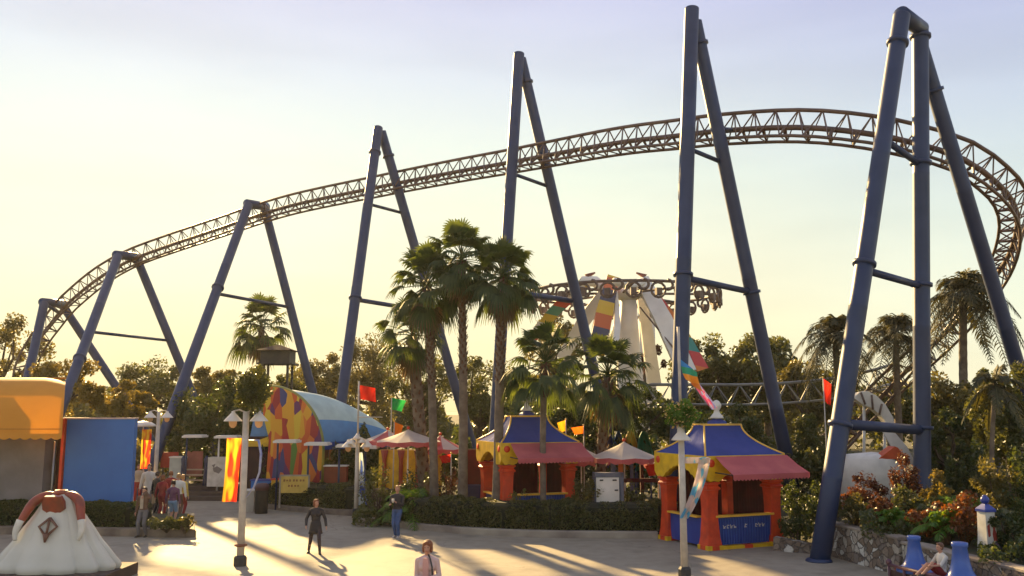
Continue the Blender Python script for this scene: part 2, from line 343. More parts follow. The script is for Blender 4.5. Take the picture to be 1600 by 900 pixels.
#@@SECTION trees
# far wood that closes the view (reads as one mass)
rng = np.random.default_rng(5); n = 26000; x = rng.uniform(-85, 95, n); h = 5.5 + 1.6 * np.sin(x * .21) + 1.2 * np.sin(x * .57 + 1) + .8 * np.sin(x * 1.3)
pts = np.stack([x, 92 + rng.uniform(-4, 4, n) + np.abs(x) * .1, h * rng.random(n) ** .6], 1)
leaf_mesh('treeline', pts, 1.0, L_mid, org=(0, 92, 0), rng=rng, tags=dict(label='low far woodland closing the horizon behind the park', cat='woodland', kind='stuff'))
T = [
 (0, 478, 640, 150, 62, L_olive, 'sparse tree with open sky showing through at the far left edge, round the coaster drop', dict(n=3000, size=.30, clumps=34, cr=.17)),
 (100, 555, 660, 130, 50, L_gold, 'low golden leafed tree just right of the yellow barrel awning', dict(n=3400, size=.26)),
 (175, 585, 665, 130, 46, L_gold, 'golden green tree rising above the tall blue panel', dict(n=3600, size=.24)),
 (245, 562, 655, 120, 72, L_mid, 'rounded green tree between the feet of two coaster arches', dict(n=3400)),
 (340, 572, 640, 110, 66, L_olive, 'distant olive tree left of the far fan palm', dict(n=2800)),
 (318, 600, 765, 125, 45, L_dark, 'dense dark tree standing behind the stepped platform', dict(n=7500, size=.26, clumps=44, cr=.3)),
 (385, 575, 700, 100, 47, L_dark, 'dark bushy tree beside the mosaic arch', dict(n=5200, size=.25, clumps=34, cr=.3)),
 (430, 585, 650, 110, 64, L_mid, 'green tree under the far platform hut', dict(n=2600)),
 (505, 548, 660, 110, 74, L_olive, 'olive tree rising behind the white and blue vault roof', dict(n=3800, size=.3)),
 (585, 520, 670, 130, 76, L_olive, 'tall olive tree behind the small red flag', dict(n=5200, size=.3, clumps=34)),
 (655, 545, 690, 110, 62, L_mid, 'green tree behind the leftmost tall palm', dict(n=4200, size=.28)),
 (750, 560, 700, 130, 60, L_mid, 'green tree behind the rightmost of the three tall palms', dict(n=4600, size=.28)),
 (870, 488, 620, 110, 72, L_olive, 'thin tree behind the left booms of the white ride', dict(n=2600, size=.4, clumps=24, cr=.2)),
 (1010, 528, 610, 60, 70, L_red, 'small russet tree right of the white ride mast', dict(n=900, size=.35, clumps=14, cr=.22)),
 (860, 610, 720, 200, 45, L_dark, 'dark tree behind the left kiosk roof', dict(n=6500, size=.27, clumps=40)),
 (1000, 605, 720, 170, 47, L_dark, 'dark tree behind the coloured hoops', dict(n=5500, size=.27, clumps=36)),
 (1110, 520, 650, 120, 64, L_mid, 'broad green tree beyond the low track, left of its pair', dict(n=5200, size=.36, clumps=34)),
 (1195, 524, 655, 140, 62, L_mid, 'broad green tree beyond the low track, behind the slanting blue leg', dict(n=5600, size=.36, clumps=36)),
 (1262, 565, 680, 100, 56, L_olive, 'olive tree left of the near coaster support', dict(n=3600, size=.3)),
 (1150, 630, 760, 170, 40, L_dark, 'dark tree right behind the right kiosk roof', dict(n=7000, size=.22, clumps=40)),
 (1265, 640, 800, 130, 36, L_mid, 'bushy tree between the right kiosk and the near coaster support', dict(n=7500, size=.2, clumps=44)),
 (1385, 590, 700, 110, 50, L_mid, 'green tree behind the descending coaster track', dict(n=3600, size=.3)),
 (1495, 570, 720, 120, 37, L_olive, 'olive tree right of the upright blue column', dict(n=6000, size=.22, clumps=40)),
 (1572, 560, 745, 120, 29, L_mid, 'leafy tree at the right edge above the raised bed', dict(n=8200, size=.17, clumps=46)),
 (1475, 640, 760, 90, 33, L_dark, 'dark shrub tree at the foot of the descending track', dict(n=4500, size=.19)),
]
for (px, t_, b_, w, D, lm, lab, kw) in T: tree(px, t_, b_, w, D, lm, lab, **kw)

#@@SECTION hedges
def hedge(path, w, h, label, n, size=.085, z0=0.0, lm=L_hedge, seed=3, name='hedge'):
    rng = np.random.default_rng(seed); pts = [Vector((p[0], p[1], 0)) for p in path]
    seg = [(pts[i + 1] - pts[i]).length for i in range(len(pts) - 1)]; cum = np.cumsum([0] + seg); u = rng.uniform(0, cum[-1], n); out = []
    t = thing(name, label, 'hedge', pts[0], 'clipped hedges round the plaza')
    b = MB(); A = []; nr = []
    for i, p in enumerate(pts):
        d = (pts[min(i + 1, len(pts) - 1)] - pts[max(i - 1, 0)]).normalized(); s = Vector((-d.y, d.x, 0)); a = w / 2 - .12
        A += [p - s * a + Vector((0, 0, z0)), p - s * a + Vector((0, 0, z0 + h - .22)), p - s * a * .7 + Vector((0, 0, z0 + h - .12)), p + s * a * .7 + Vector((0, 0, z0 + h - .12)), p + s * a + Vector((0, 0, z0 + h - .22)), p + s * a + Vector((0, 0, z0))]
    fs = []
    for i in range(len(pts) - 1):
        for j in range(5): fs.append((i * 6 + j, (i + 1) * 6 + j, (i + 1) * 6 + j + 1, i * 6 + j + 1))
    fs += [tuple(range(6)), tuple((len(pts) - 1) * 6 + j for j in range(5, -1, -1))]
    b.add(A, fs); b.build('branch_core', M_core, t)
    for k in range(n):
        i = min(np.searchsorted(cum, u[k]) - 1, len(seg) - 1); i = max(i, 0); f = (u[k] - cum[i]) / seg[i]; p = pts[i].lerp(pts[i + 1], f); d = (pts[i + 1] - pts[i]).normalized(); s = Vector((-d.y, d.x, 0))
        # section: superellipse shell
        an = rng.uniform(-.15, pi + .15); rr = 1 - abs(rng.normal()) * .10 + .06 * math.sin(u[k] * 3.1) * math.sin(u[k] * 7.3 + 1)
        cx = math.copysign(abs(math.cos(an)) ** .5, math.cos(an)); sz_ = max(0, math.sin(an)) ** .5
        endf = min(u[k], cum[-1] - u[k]) / .5; ef = min(1, .6 + .4 * endf)
        out.append((p.x + s.x * cx * w / 2 * rr * ef, p.y + s.y * cx * w / 2 * rr * ef, z0 + (sz_ * h * rr * (.93 + .05 * math.sin(u[k] * 1.7)) if sz_ > 0.02 else rng.random() * h * .3)))
    leaf_mesh('foliage', np.array(out), size, lm, parent=t, rng=rng, upbias=.8); return t
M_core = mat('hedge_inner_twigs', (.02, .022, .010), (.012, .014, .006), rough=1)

# long planting bed in the middle
kp = [G(607, 802), G(596, 811), G(600, 818), G(620, 823), G(660, 829), G(720, 834.5), G(790, 838.5), G(860, 840.5), G(940, 841.5), G(1028, 842)]
kerb(kp, .22, .28, 'long curved kerb below the palms, its left half newly painted', 1, M_kerb2)
bed('middle_bed', [(p.x, p.y + .12) for p in kp] + [(9.5, 36, 0), (-3, 38, 0)], .16)
hp = [Vector((p.x + (.55 if i < 3 else .1), p.y + 1.0)) for i, p in enumerate(kp)][2:]
hp = [Vector((v.x, v.y, 0)) for v in hp]
hedge([hp[0] + Vector((-.3, .9, 0))] + hp + [hp[-1] + Vector((.75, .1, 0))], 1.5, 1.0, 'long low hedge running under the palms to the right kiosk', 46000, .095, .16)
# left middle bed
kp2 = [G(408, 787), G(414, 795), G(450, 799), G(500, 803), G(545, 806), G(586, 808)]
kerb(kp2, .22, .28, 'kerb below the shorter hedge by the litter bin', 1)
bed('left_bed', [(p.x, p.y + .12) for p in kp2] + [(-4, 40), (-11, 42)], .16)
hp2 = [Vector((p.x + .1, p.y + 1.0, 0)) for p in kp2[1:]]; hp2[-1] = G(572, 806) + Vector((0, 1, 0))
hedge(hp2, 1.6, 1.05, 'shorter hedge in front of the mosaic arch', 17000, .11, .16, seed=4)
# bed by the left stall
kp3 = [G(-60, 834), G(60, 836), G(180, 838), G(285, 840), G(304, 840), G(304, 829)]
kerb(kp3, .26, .3, 'kerb behind the gown statue where the boy stands', 1)
bed('stall_bed', [(p.x, p.y + .12) for p in kp3[:5]] + [(kp3[5].x - .1, kp3[5].y), (-12.6, 35), (-24, 35)], .2)
hedge([G(-60, 834) + Vector((0, .9, 0)), G(60, 836) + Vector((0, .9, 0)), G(190, 838) + Vector((0, .9, 0)), G(212, 838) + Vector((0, 1.0, 0))], 1.3, .85, 'dark hedge at the foot of the tall blue panel', 17000, .10, .2, lm=L_dark, seed=6)

#@@SECTION coaster
# ------------------------------------------------------------------ coaster track
def sweep_frames(ctrl, step=1.0):
    pts = catmull([P(*c[:3]) for c in ctrl], 24); rolls = []
    for i in range(len(ctrl) - 1):
        for k in range(24): t = k / 24; rolls.append(ctrl[i][3] * (1 - t) + ctrl[i + 1][3] * t)
    rolls.append(ctrl[-1][3])
    acc = 0; o = [(pts[0], rolls[0])]; 
    for i in range(1, len(pts)):
        seg = (pts[i] - pts[i - 1]).length
        while acc + seg >= step:
            f = (step - acc) / seg; p = pts[i - 1].lerp(pts[i], f); o.append((p, rolls[i])); pts[i - 1] = p; seg = (pts[i] - p).length; acc = 0
        acc += seg
    fr = []
    for i, (p, r) in enumerate(o):
        t = (o[min(i + 1, len(o) - 1)][0] - o[max(i - 1, 0)][0]).normalized(); s = t.cross(Vector((0, 0, 1))).normalized(); u = s.cross(t).normalized(); a = R(r)
        fr.append((p, u * math.cos(a) + s * math.sin(a), s * math.cos(a) - u * math.sin(a), t))
    return fr
def track(ctrl, name, label, m, H=1.15, Wd=.95, step=.88, rr=.066, rt=.08, rs=.11):
    fr = sweep_frames(ctrl, step); t = thing(name, label, 'coaster track', (fr[0][0].x, fr[0][0].y, 0), None)
    top = [p + u * H for p, u, s, _ in fr]; ra = [p + s * Wd / 2 for p, u, s, _ in fr]; rb = [p - s * Wd / 2 for p, u, s, _ in fr]; sp = [p + u * .45 for p, u, s, _ in fr]
    MB().tube(top, rt, 8).build('top_chord', m, t); MB().tube(ra, rr, 8).build('rail', m, t); MB().tube(rb, rr, 8).build('rail', m, t)
    if rs: MB().tube(sp, rs, 8).build('spine_pipe', m, t)
    b = MB(); r_ = .031
    for i in range(len(fr) - 1):
        mid_a = (ra[i] + ra[i + 1]) / 2; mid_b = (rb[i] + rb[i + 1]) / 2
        for q in (mid_a, mid_b):
            b.tube([top[i], q], r_, 4, caps=False); b.tube([q, top[i + 1]], r_, 4, caps=False)
        b.tube([mid_a, mid_b], r_, 4, caps=False)
        if rs:
            sm = (sp[i] + sp[i + 1]) / 2
            for q in (mid_a, mid_b): b.tube([sm, q], [.07, .035], 5, caps=False)
    b.build('lattice', m, t); return t, fr
ctrl = [(44, 640, 60, 0), (48, 590, 60, 0), (62, 545, 60, 5), (86, 512, 59.5, 8), (112, 482, 59, 12), (155, 447, 58, 14), (205, 418, 57.5, 14), (262, 396, 57, 12), (345, 368, 56, 10), (449, 334, 54.5, 6), (590, 304, 51.5, 2), (700, 283, 48, 0), (800, 266, 45, 0),
        (950, 240, 40, 0), (1050, 229, 37, 0), (1130, 221, 35, 0), (1250, 217, 33, 0), (1365, 229, 32, 4), (1450, 249, 32, 10), (1500, 268, 32, 18), (1540, 296, 32.4, 28), (1568, 326, 33.5, 38), (1578, 360, 35, 42), (1570, 402, 37, 40), (1548, 445, 39.5, 34), (1500, 510, 42, 25), (1426, 590, 44, 12), (1330, 690, 45, 0), (1270, 745, 45, 0)]
trk, frames = track(ctrl, 'coaster_track', 'long brown lattice track climbing in an arc and curling down at the right', M_track)
ctrl2 = [(1010, 632, 47, 0), (1080, 632, 47, 0), (1180, 632, 47, 0), (1280, 626, 46.5, 0), (1345, 616, 46, 0), (1400, 600, 47, 0)]
track(ctrl2, 'coaster_track', 'low grey lattice track running level behind the right kiosk', M_trackg, H=1.05, Wd=.9, step=1.25, rs=0)

# ------------------------------------------------------------------ coaster supports
def nearest_track(p):
    return min((f for f in frames), key=lambda f: (f[0] - p).length)
def leg_line(a, bq, gz=0):
    a = P(*a); bq = P(*bq); d = bq - a; k = (gz - .1 - a.z) / d.z; return a, a + d * k
def collar(b, a, e, p_y, r, mi=0):
    # ring round the leg where it crosses picture row p_y
    best = None
    for i in range(201):
        q = a.lerp(e, i / 200); dy = q.y; sl = (q.z - CAMZ) / q.y; py = CY - F * (sl * math.cos(TILT) - math.sin(TILT)) / (math.cos(TILT) + sl * math.sin(TILT))
        if best is None or abs(py - p_y) < best[0]: best = (abs(py - p_y), q)
    q = best[1]; d = (e - a).normalized(); b.tube([q - d * .06, q + d * .06], r * 1.28, 16, mi)
    for k in range(8):
        pass
    return q
def support(label, legs, beams, collars, ties, r=.275, arm=True):
    L = [leg_line(l[0], l[1]) for l in legs]; ft = L[0][1]
    t = thing('coaster_support', label, 'coaster support', (ft.x, ft.y, 0), 'blue tubular supports of the coaster')
    for i, (a, e) in enumerate(L):
        rr = legs[i][2] if len(legs[i]) > 2 else r
        b = MB(); ln = (e - a).length; pp_ = []; rr_ = []; k_ = 0.0
        while k_ < ln - .2:
            q_ = (e - a).normalized(); pp_ += [a + q_ * k_, a + q_ * (k_ + .02), a + q_ * (k_ + .05), a + q_ * (k_ + .07)]; rr_ += [rr, rr * (1.014 if k_ else 1), rr * (1.014 if k_ else 1), rr]; k_ += 5.3
        b.tube(pp_ + [e], rr_ + [rr], 20); lg = b.build('leg', M_blue, t)
        for cy in collars[i]: b = MB(); collar(b, a, e, cy, rr); b.build('flange', M_blue, lg)
        fb = MB(); f2 = Vector((e.x, e.y, 0)); fb.lathe([(rr * 1.35, 0), (rr * 1.3, .04), (rr * 1.1, .08)], f2, 16)
        fb.build('footing', M_blue, lg)
    for (p, q, rb) in beams: MB().tube([P(*p), P(*q)], rb, 16).build('top_beam', M_blue, t)
    for (p, q, rb) in ties:
        MB().tube([P(*p), P(*q)], rb, 10).build('cross_tie', M_blue, t)
    return t, L
S6, L6 = support('nearest blue support, three legged with a bent top, beside the stone wall',
    [((1409, 24, 28.2), (1283, 862, 25.4)), ((1438, 42, 29.4), (1441, 755, 29.4)), ((1439, 75, 29.7), (1600, 605, 32.5), .26)],
    [((1408, 22, 28.2), (1439, 45, 29.4), .275)], [(68, 410, 663), (56, 256, 445, 670), (143,)],
    [((1392, 225, 28.0), (1437, 257, 29.4), .11), ((1362, 425, 27.3), (1440, 447, 29.4), .12), ((1322, 663, 26.3), (1441, 672, 29.4), .16)])
S5, L5 = support('tall blue support with a pointed top behind the right kiosk',
    [((1081, 14, 33.6), (1059, 690, 31.4), .29), ((1086, 34, 33.8), (1228, 712, 35.5))], [], [(430,), (68, 455)],
    [((1078, 233, 33), (1124, 252, 34.3), .09), ((1075, 435, 32.5), (1172, 456, 34.8), .12)])
S4, L4 = support('blue support with a pointed top just right of the tall palms',
    [((811, 84, 43.5), (789, 430, 41.8), .28), ((814, 92, 43.7), (921, 550, 45))], [], [(), (128,)],
    [((803, 272, 42.6), (853, 290, 44.2), .09), ((790, 455, 41.7), (893, 470, 44.7), .14)])
S3, L3 = support('blue support with a pointed top behind the vault roof',
    [((591, 200, 50), (535, 615, 44.5)), ((596, 206, 50.2), (658, 420, 51))], [], [(237, 467), (245,)],
    [((573, 318, 48.5), (626, 332, 50.6), .09), ((556, 468, 46.4), (672, 487, 51.2), .12)])
S2, L2 = support('blue arch shaped support beside the far fan palm',
    [((388, 320, 54), (273, 632, 45.5)), ((413, 324, 56.5), (487, 608, 56.5))], [((386, 318, 54), (416, 323, 56.5), .28)], [(450,), ()],
    [((340, 459, 50.5), (452, 480, 56.5), .1)])
S1, L1_ = support('blue arch shaped support above the tall blue panel',
    [((184, 401, 55.5), (103, 618, 46)), ((213, 402, 58.5), (284, 575, 58.5))], [((181, 398, 55.5), (217, 402, 58.5), .28)], [(560,), ()],
    [((146, 519, 50), (262, 532, 58.5), .09)])
S0, L0 = support('smallest blue arch shaped support at the left end of the track',
    [((69, 474, 58), (48, 570, 56)), ((97, 476, 61), (182, 605, 61))], [((66, 472, 58), (101, 475, 61), .28)], [(), ()], [])
# hanger arms that carry the track from the supports
for sup, L, ys in ((S6, L6, 31.2), (S5, L5, 35), (S4, L4, 44), (S3, L3, 51), (S2, L2, 55), (S1, L1_, 57), (S0, L0, 59.5)):
    a0, e0 = L[0]; a1, e1 = L[1]
    best = None
    for i in range(100):
        for (a, e) in ((a0, e0), (a1, e1)):
            q = a.lerp(e, i / 100)
            for f in frames[::2]:
                d = (f[0] + f[1] * .45 - q).length
                if best is None or d < best[0]: best = (d, q, f[0] + f[1] * .45, (a, e))
    d, q, f, ae = best
    MB().tube([q, f], .1, 10).build('hanger_arm', M_blue, sup)

#@@SECTION palms
# ------------------------------------------------------------------ palms
def frond_fan(b, c, az, el, Lp, Lb, rng, nb=17, w=.045, droop=.5, mi=0):
    d = Vector((math.cos(az) * math.cos(el), math.sin(az) * math.cos(el), math.sin(el))); side = Vector((-math.sin(az), math.cos(az), 0)); up = side.cross(d) * -1
    if up.z < 0: up = -up
    e = c + d * Lp + Vector((0, 0, -droop * .15 * Lp)); b.tube([c, (c + e) / 2 + up * .03, e], [.022, .016, .012], 4, mi, caps=False)
    tw = rng.normal() * .35; side = side * math.cos(tw) + up * math.sin(tw); up2 = d.cross(side)
    for i in range(nb):
        a = (i / (nb - 1) - .5) * 2 * 1.45; bd = (d * math.cos(a) + side * math.sin(a) + up2 * (.18 * abs(math.sin(a)))).normalized()
        L = Lb * (1 - .25 * abs(a) / 1.45) * rng.uniform(.88, 1.1); wv = bd.cross(up2).normalized() * w
        vs = []; p = e
        for k, f in enumerate((0, .4, .72, 1.0)):
            z = -droop * L * max(0, f - .25) ** 2 * 1.3; q = e + bd * (L * f * (1 - .12 * droop * f)) + Vector((0, 0, z)); ww = (.35, 1, .7, .08)[k]
            vs += [q - wv * ww, q + wv * ww]
        b.add(vs, [(0, 1, 3, 2), (2, 3, 5, 4), (4, 5, 7, 6)], mi)
def frond_feather(b, c, az, el, L, rng, n=26, ll=.45, w=.022, mi=0, droop=1.0):
    d = Vector((math.cos(az) * math.cos(el), math.sin(az) * math.cos(el), math.sin(el))); pts = []
    for i in range(n + 1): f = i / n; pts.append(c + d * L * f * (1 - .18 * f) + Vector((0, 0, -droop * L * .55 * f * f)))
    b.tube(pts[::3] + [pts[-1]], [.02] * (len(pts[::3])) + [.006], 4, mi, caps=False)
    side = Vector((-math.sin(az), math.cos(az), 0))
    for i in range(3, n):
        t = (pts[i + 1] - pts[i]).normalized(); l = ll * math.sin(pi * min(.97, (i / n) * .85 + .15)) ** .6
        for s in (-1, 1):
            dd = (t * .55 + side * s * .8 + Vector((0, 0, rng.uniform(-.5, .15)))).normalized(); e = pts[i] + dd * l * .6; e2 = pts[i] + dd * l + Vector((0, 0, -.28 * l)); wv = t * w
            b.add([pts[i] - wv * .6, pts[i] + wv * .6, e + wv, e - wv, e2], [(0, 1, 2, 3), (3, 2, 4)], mi)
M_ptrunk = mat('palm_trunk', (.20, .155, .11), (.12, .09, .065), rough=.9, scale=4, bump=.7, bscale=16)
M_ptrunk2 = mat('fibrous_palm_trunk', (.16, .08, .045), (.08, .045, .03), rough=.95, scale=9, bump=1, bscale=22)
def fan_palm(label, base, top, r0, r1, Rf, nf, label_g, seed, skirt=True, split=.55, boots=True, nb=17, feather=False, bw=.05, group='palms round the plaza'):
    rng = random.Random(seed); rng.normal = lambda: rng.gauss(0, 1)
    t = thing('palm_tree', label, 'palm', base, group); base = Vector(base); top = Vector(top)
    b = MB(); n = 40; pts = []; rr = []
    for i in range(n + 1):
        f = i / n; p = base.lerp(top, f) + Vector((.12 * math.sin(f * 2.4 + seed), 0, 0)) * f; pts.append(p - Vector((0, 0, .15 if i == 0 else 0)))
        r = r0 * (1 - f) ** 1.0 + r1 * f; r += .35 * r0 * math.exp(-f * 22); rr.append(r * (1 + (.035 if i % 2 else -.02)))
    b.tube(pts, rr, 14); tr = b.build('trunk', M_ptrunk, t)
    if boots:
        b = MB()
        for i in range(150):
            f = split + (1 - split) * i / 150; p = base.lerp(top, f) + Vector((.12 * math.sin(f * 2.4 + seed), 0, 0)) * f; a = i * 2.4; r = r1 * (1 + .35 * (f - split))
            d = Vector((math.cos(a), math.sin(a), 0)); q = p + d * r; e = q + d * .09 + Vector((0, 0, .16)); s = Vector((-d.y, d.x, 0)) * .055
            b.add([q - s, q + s, e + s * .4, e - s * .4, q - Vector((0, 0, .02)) + d * .05], [(0, 1, 2, 3), (0, 4, 1), (4, 3, 2)], 0)
        b.build('leaf_bases', M_ptrunk2, tr)
    c = pts[-1]; b = MB()
    for i in range(nf):
        f = (i + .5) / nf; el = R(80 - 125 * f) + rng.uniform(-.25, .25); az = i * 2.39996 + rng.uniform(-.3, .3)
        if feather: frond_feather(b, c, az, max(el, R(-20)) + .1, Rf * rng.uniform(.85, 1.12), rng, ll=Rf * .24, droop=.9 + .9 * f, n=34, w=.03)
        else: frond_fan(b, c + Vector((0, 0, .25 * (1 - f))), az, el, Rf * .56 * rng.uniform(.7, 1.2), Rf * .47 * rng.uniform(.85, 1.2), rng, nb=nb, droop=.25 + 1.0 * f, w=bw)
    b.build('crown', L_feather if feather else L_palm, t)
    if skirt:
        b = MB()
        for i in range(int(nf * .45)):
            el = R(rng.uniform(-80, -50)); az = i * 2.39996
            frond_fan(b, c - Vector((0, 0, .15 + .35 * rng.random())), az, el, Rf * .3, Rf * .45, rng, nb=12, droop=.6, w=bw * .8)
        b.build('dead_fronds', L_palmdry, t)
    return t
fan_palm('leftmost of the three tall fan palms, with the widest shaggy crown', XD(679, 33.6, .16), P(668, 450, 33.6), .17, .13, 1.7, 52, None, 1)
fan_palm('middle of the three tall fan palms, whose crown rises highest', XD(722, 32.9, .16), P(726, 410, 32.9), .19, .12, 1.55, 50, None, 2)
fan_palm('rightmost of the three tall fan palms, leaning right with drooping crown', XD(775, 32.0, .16), P(790, 436, 32.0), .19, .13, 1.6, 52, None, 3)
fan_palm('short thin fan palm in front of the left kiosk awning', XD(849, 31.3, .16), P(852, 572, 31.3), .11, .11, 1.75, 34, None, 4, skirt=False, split=.8)
fan_palm('short broad fan palm behind the pink parasol', XD(936, 35, .16), P(946, 590, 35), .2, .2, 1.9, 40, None, 5, skirt=True, split=.1)
fan_palm('fan palm with red brown trunk behind the leftmost tall palm', XD(668, 36, 0), P(640, 528, 36), .26, .22, 1.7, 34, None, 6, split=.05)
fan_palm('far fan palm standing against the glow beside the blue arch support', XD(410, 62), P(408, 512, 62), .25, .2, 2.6, 44, None, 7, skirt=True, nb=12, bw=.085)
fan_palm('windblown feather palm left of the near coaster support', XD(1312, 44), P(1308, 525, 44), .2, .15, 2.7, 34, None, 8, skirt=False, feather=True, boots=False)
fan_palm('feather palm seen between the legs of the near coaster support', XD(1406, 44), P(1403, 522, 44), .2, .15, 2.7, 34, None, 9, skirt=False, feather=True, boots=False)
fan_palm('tallest feather palm, right of the near coaster support', XD(1510, 38), P(1506, 462, 38), .2, .16, 2.7, 40, None, 10, skirt=False, feather=True, boots=False)
fan_palm('slim young feather palm growing in the raised bed at the right', XD(1552, 26, .8), P(1550, 600, 26), .07, .06, 1.3, 12, None, 11, skirt=False, feather=True, boots=False)
def cycad(label, loc, Rf, nf, seed, lm=L_lime):
    rng = random.Random(seed); rng.normal = lambda: rng.gauss(0, 1); t = thing('fern_palm', label, 'plant', loc, 'low fern palms in the beds'); c = Vector(loc) + Vector((0, 0, .35))
    MB().tube([Vector(loc) - Vector((0, 0, .1)), c], [.16, .12], 8).build('stem', M_ptrunk2, t)
    b = MB()
    for i in range(nf):
        el = R(80 - 75 * i / nf); frond_feather(b, c, i * 2.4, el, Rf * rng.uniform(.8, 1.1), rng, n=18, ll=Rf * .22, w=.03, droop=.8)
    b.build('fronds', lm, t)
cycad('bright green fern palm behind the hedge, left of the tall palms', XD(640, 33, .16), 2.0, 26, 1)
cycad('lime green fern palm in the raised bed beside the upright blue column', XD(1500, 25.5, .85), 1.5, 26, 2)
cycad('spreading fern palm at the right end of the raised bed', XD(1592, 22, .85), 1.3, 24, 3, L_mid)
cycad('small fern palm low in the raised bed above the stone wall', XD(1395, 24.6, .85), .85, 20, 4)
cycad('green fern palm between the orange shrubs in the raised bed', XD(1478, 23.2, .85), 1.1, 22, 6)
cycad('fern palm left of the totem post in the raised bed', XD(1455, 24.6, .85), 1.0, 20, 5, L_mid)

def shrub(label, px, py_top, w, D, lm, z0=.85, n=1800, size=.1, group='shrubs in the planting beds', seed=0, h=None, name='shrub'):
    rng = np.random.default_rng(seed + int(px)); top = P(px, py_top, D); h = top.z - z0; rx = w / 2 * D / F; base = Vector((top.x, top.y, z0)); t = thing(name, label, 'shrub', base, group)
    c = base + Vector((0, 0, h * .55)); pts, cc = crown_points(c, rx * .85, rx * .7, h * .42, 22, n, rng, cr=.34, shell=.7)
    b = MB()
    for q in cc[::2]: q = Vector(q); b.tube([base - Vector((0, 0, .05)), (base + q) / 2 + Vector((rng.normal() * .08, 0, .05)), q], [.03, .02, .008], 4)
    b.build('stems', M_bark, t); leaf_mesh('leaves', pts, size, lm, parent=t, rng=rng)
SH = [
 ('russet shrub at the foot of the leftmost leg of the near support', 1345, 742, 90, 27, L_red, 2600),
 ('tall russet shrub left of the upright blue column', 1415, 712, 50, 27.5, L_red, 1800),
 ('olive shrub in the bed corner beside the leaning blue leg', 1335, 770, 70, 25.8, L_olive, 1800),
 ('orange red leafed shrub under the upright blue column', 1455, 782, 90, 23.6, L_fire, 2600),
 ('orange red leafed shrub left of the totem post', 1505, 775, 70, 22.8, L_fire, 2200),
 ('dark green shrub behind the orange shrubs', 1420, 760, 90, 25.2, L_mid, 2200),
 ('dark green shrub right of the totem post', 1585, 785, 80, 21.2, L_dark, 2600),
 ('olive shrub behind the totem post', 1548, 720, 100, 24.5, L_olive, 2800),
 ('yellow green shrub by the foot of the upright column', 1462, 735, 60, 26.2, L_gold, 1300),
 ('dark shrub high at the right edge of the bed', 1600, 700, 80, 24, L_dark, 2600),
 ('low yellow orange shrub at the left end of the raised bed', 1375, 775, 50, 24.9, L_fire, 900),
]
for lab, px, py, w, D, lm, n in SH: shrub(lab, px, py, w, D, lm, n=n)
SH2 = [
 ('green shrub behind the hedge beside the white banner', 592, 725, 60, 33.5, L_mid, 1400, .16),
 ('green shrub under the bright fern palm', 655, 735, 70, 34, L_dark, 1600, .16),
 ('red leafed shrub between the two left palm trunks', 702, 722, 36, 34, L_red, 900, .16),
 ('pale flowering shrub left of the left kiosk rail', 812, 762, 40, 31.0, L_olive, 700, .16),
 ('pale leafed shrub at the right pillar of the left kiosk', 918, 745, 60, 31.2, L_olive, 1300, .16),
 ('green shrub behind the white cabinet', 985, 755, 50, 31.5, L_mid, 1000, .16),
 ('dark shrub in the shade right of the right kiosk', 1262, 745, 80, 28.6, L_dark, 2600, .02),
 ('dark shrub behind the low stone ledge', 1245, 785, 60, 27.4, L_dark, 1500, .02),
 ('spiky green plant at the tip of the bed by the boy', 262, 806, 70, 30.0, L_mid, 1500, .2),
 ('small leafy plant at the end of the bed near the visitors', 290, 802, 28, 29.8, L_olive, 600, .2),
 ('dark shrub behind the stepped platform', 345, 690, 100, 46, L_dark, 2400, 0),
]
for lab, px, py, w, D, lm, n, z in SH2: shrub(lab, px, py, w, D, lm, n=n, z0=z)

#@@SECTION undergrowth
rng = np.random.default_rng(11)
def mass(name, x0, x1, D0, D1, h, n, size, lm, label, seed, z0=0):
    rng = np.random.default_rng(seed); u = rng.random(n); px = x0 + (x1 - x0) * u; D = rng.uniform(D0, D1, n)
    a = (px - CX) / F / math.cos(TILT); X = a * D; hh = h * (.72 + .2 * np.sin(px * .045 + seed) + .14 * np.sin(px * .13 + 2 * seed) + .08 * np.sin(px * .31)); z = z0 + hh * rng.random(n) ** .5
    leaf_mesh(name, np.stack([X, D, z], 1), size, lm, org=((X.min() + X.max()) / 2, D0, 0), rng=rng, tags=dict(label=label, cat='undergrowth', kind='stuff'))
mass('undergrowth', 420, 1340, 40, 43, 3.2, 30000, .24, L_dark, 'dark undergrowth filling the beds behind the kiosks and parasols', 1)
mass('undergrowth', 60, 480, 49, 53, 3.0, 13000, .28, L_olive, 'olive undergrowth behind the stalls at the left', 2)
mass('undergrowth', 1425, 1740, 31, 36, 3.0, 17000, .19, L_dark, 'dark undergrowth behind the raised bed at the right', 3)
mass('undergrowth', 560, 1030, 32.5, 34, 1.0, 9000, .14, L_mid, 'low green planting behind the long hedge', 4)

mass('ground_cover', 1325, 1680, 23.6, 29, .75, 16000, .12, L_mid, 'mixed low green plants filling the raised bed behind the stone wall', 5, .75)
mass('ground_cover', 1500, 1760, 19.9, 23.4, .6, 7000, .11, L_dark, 'dark low plants at the right end of the raised bed', 6, .75)
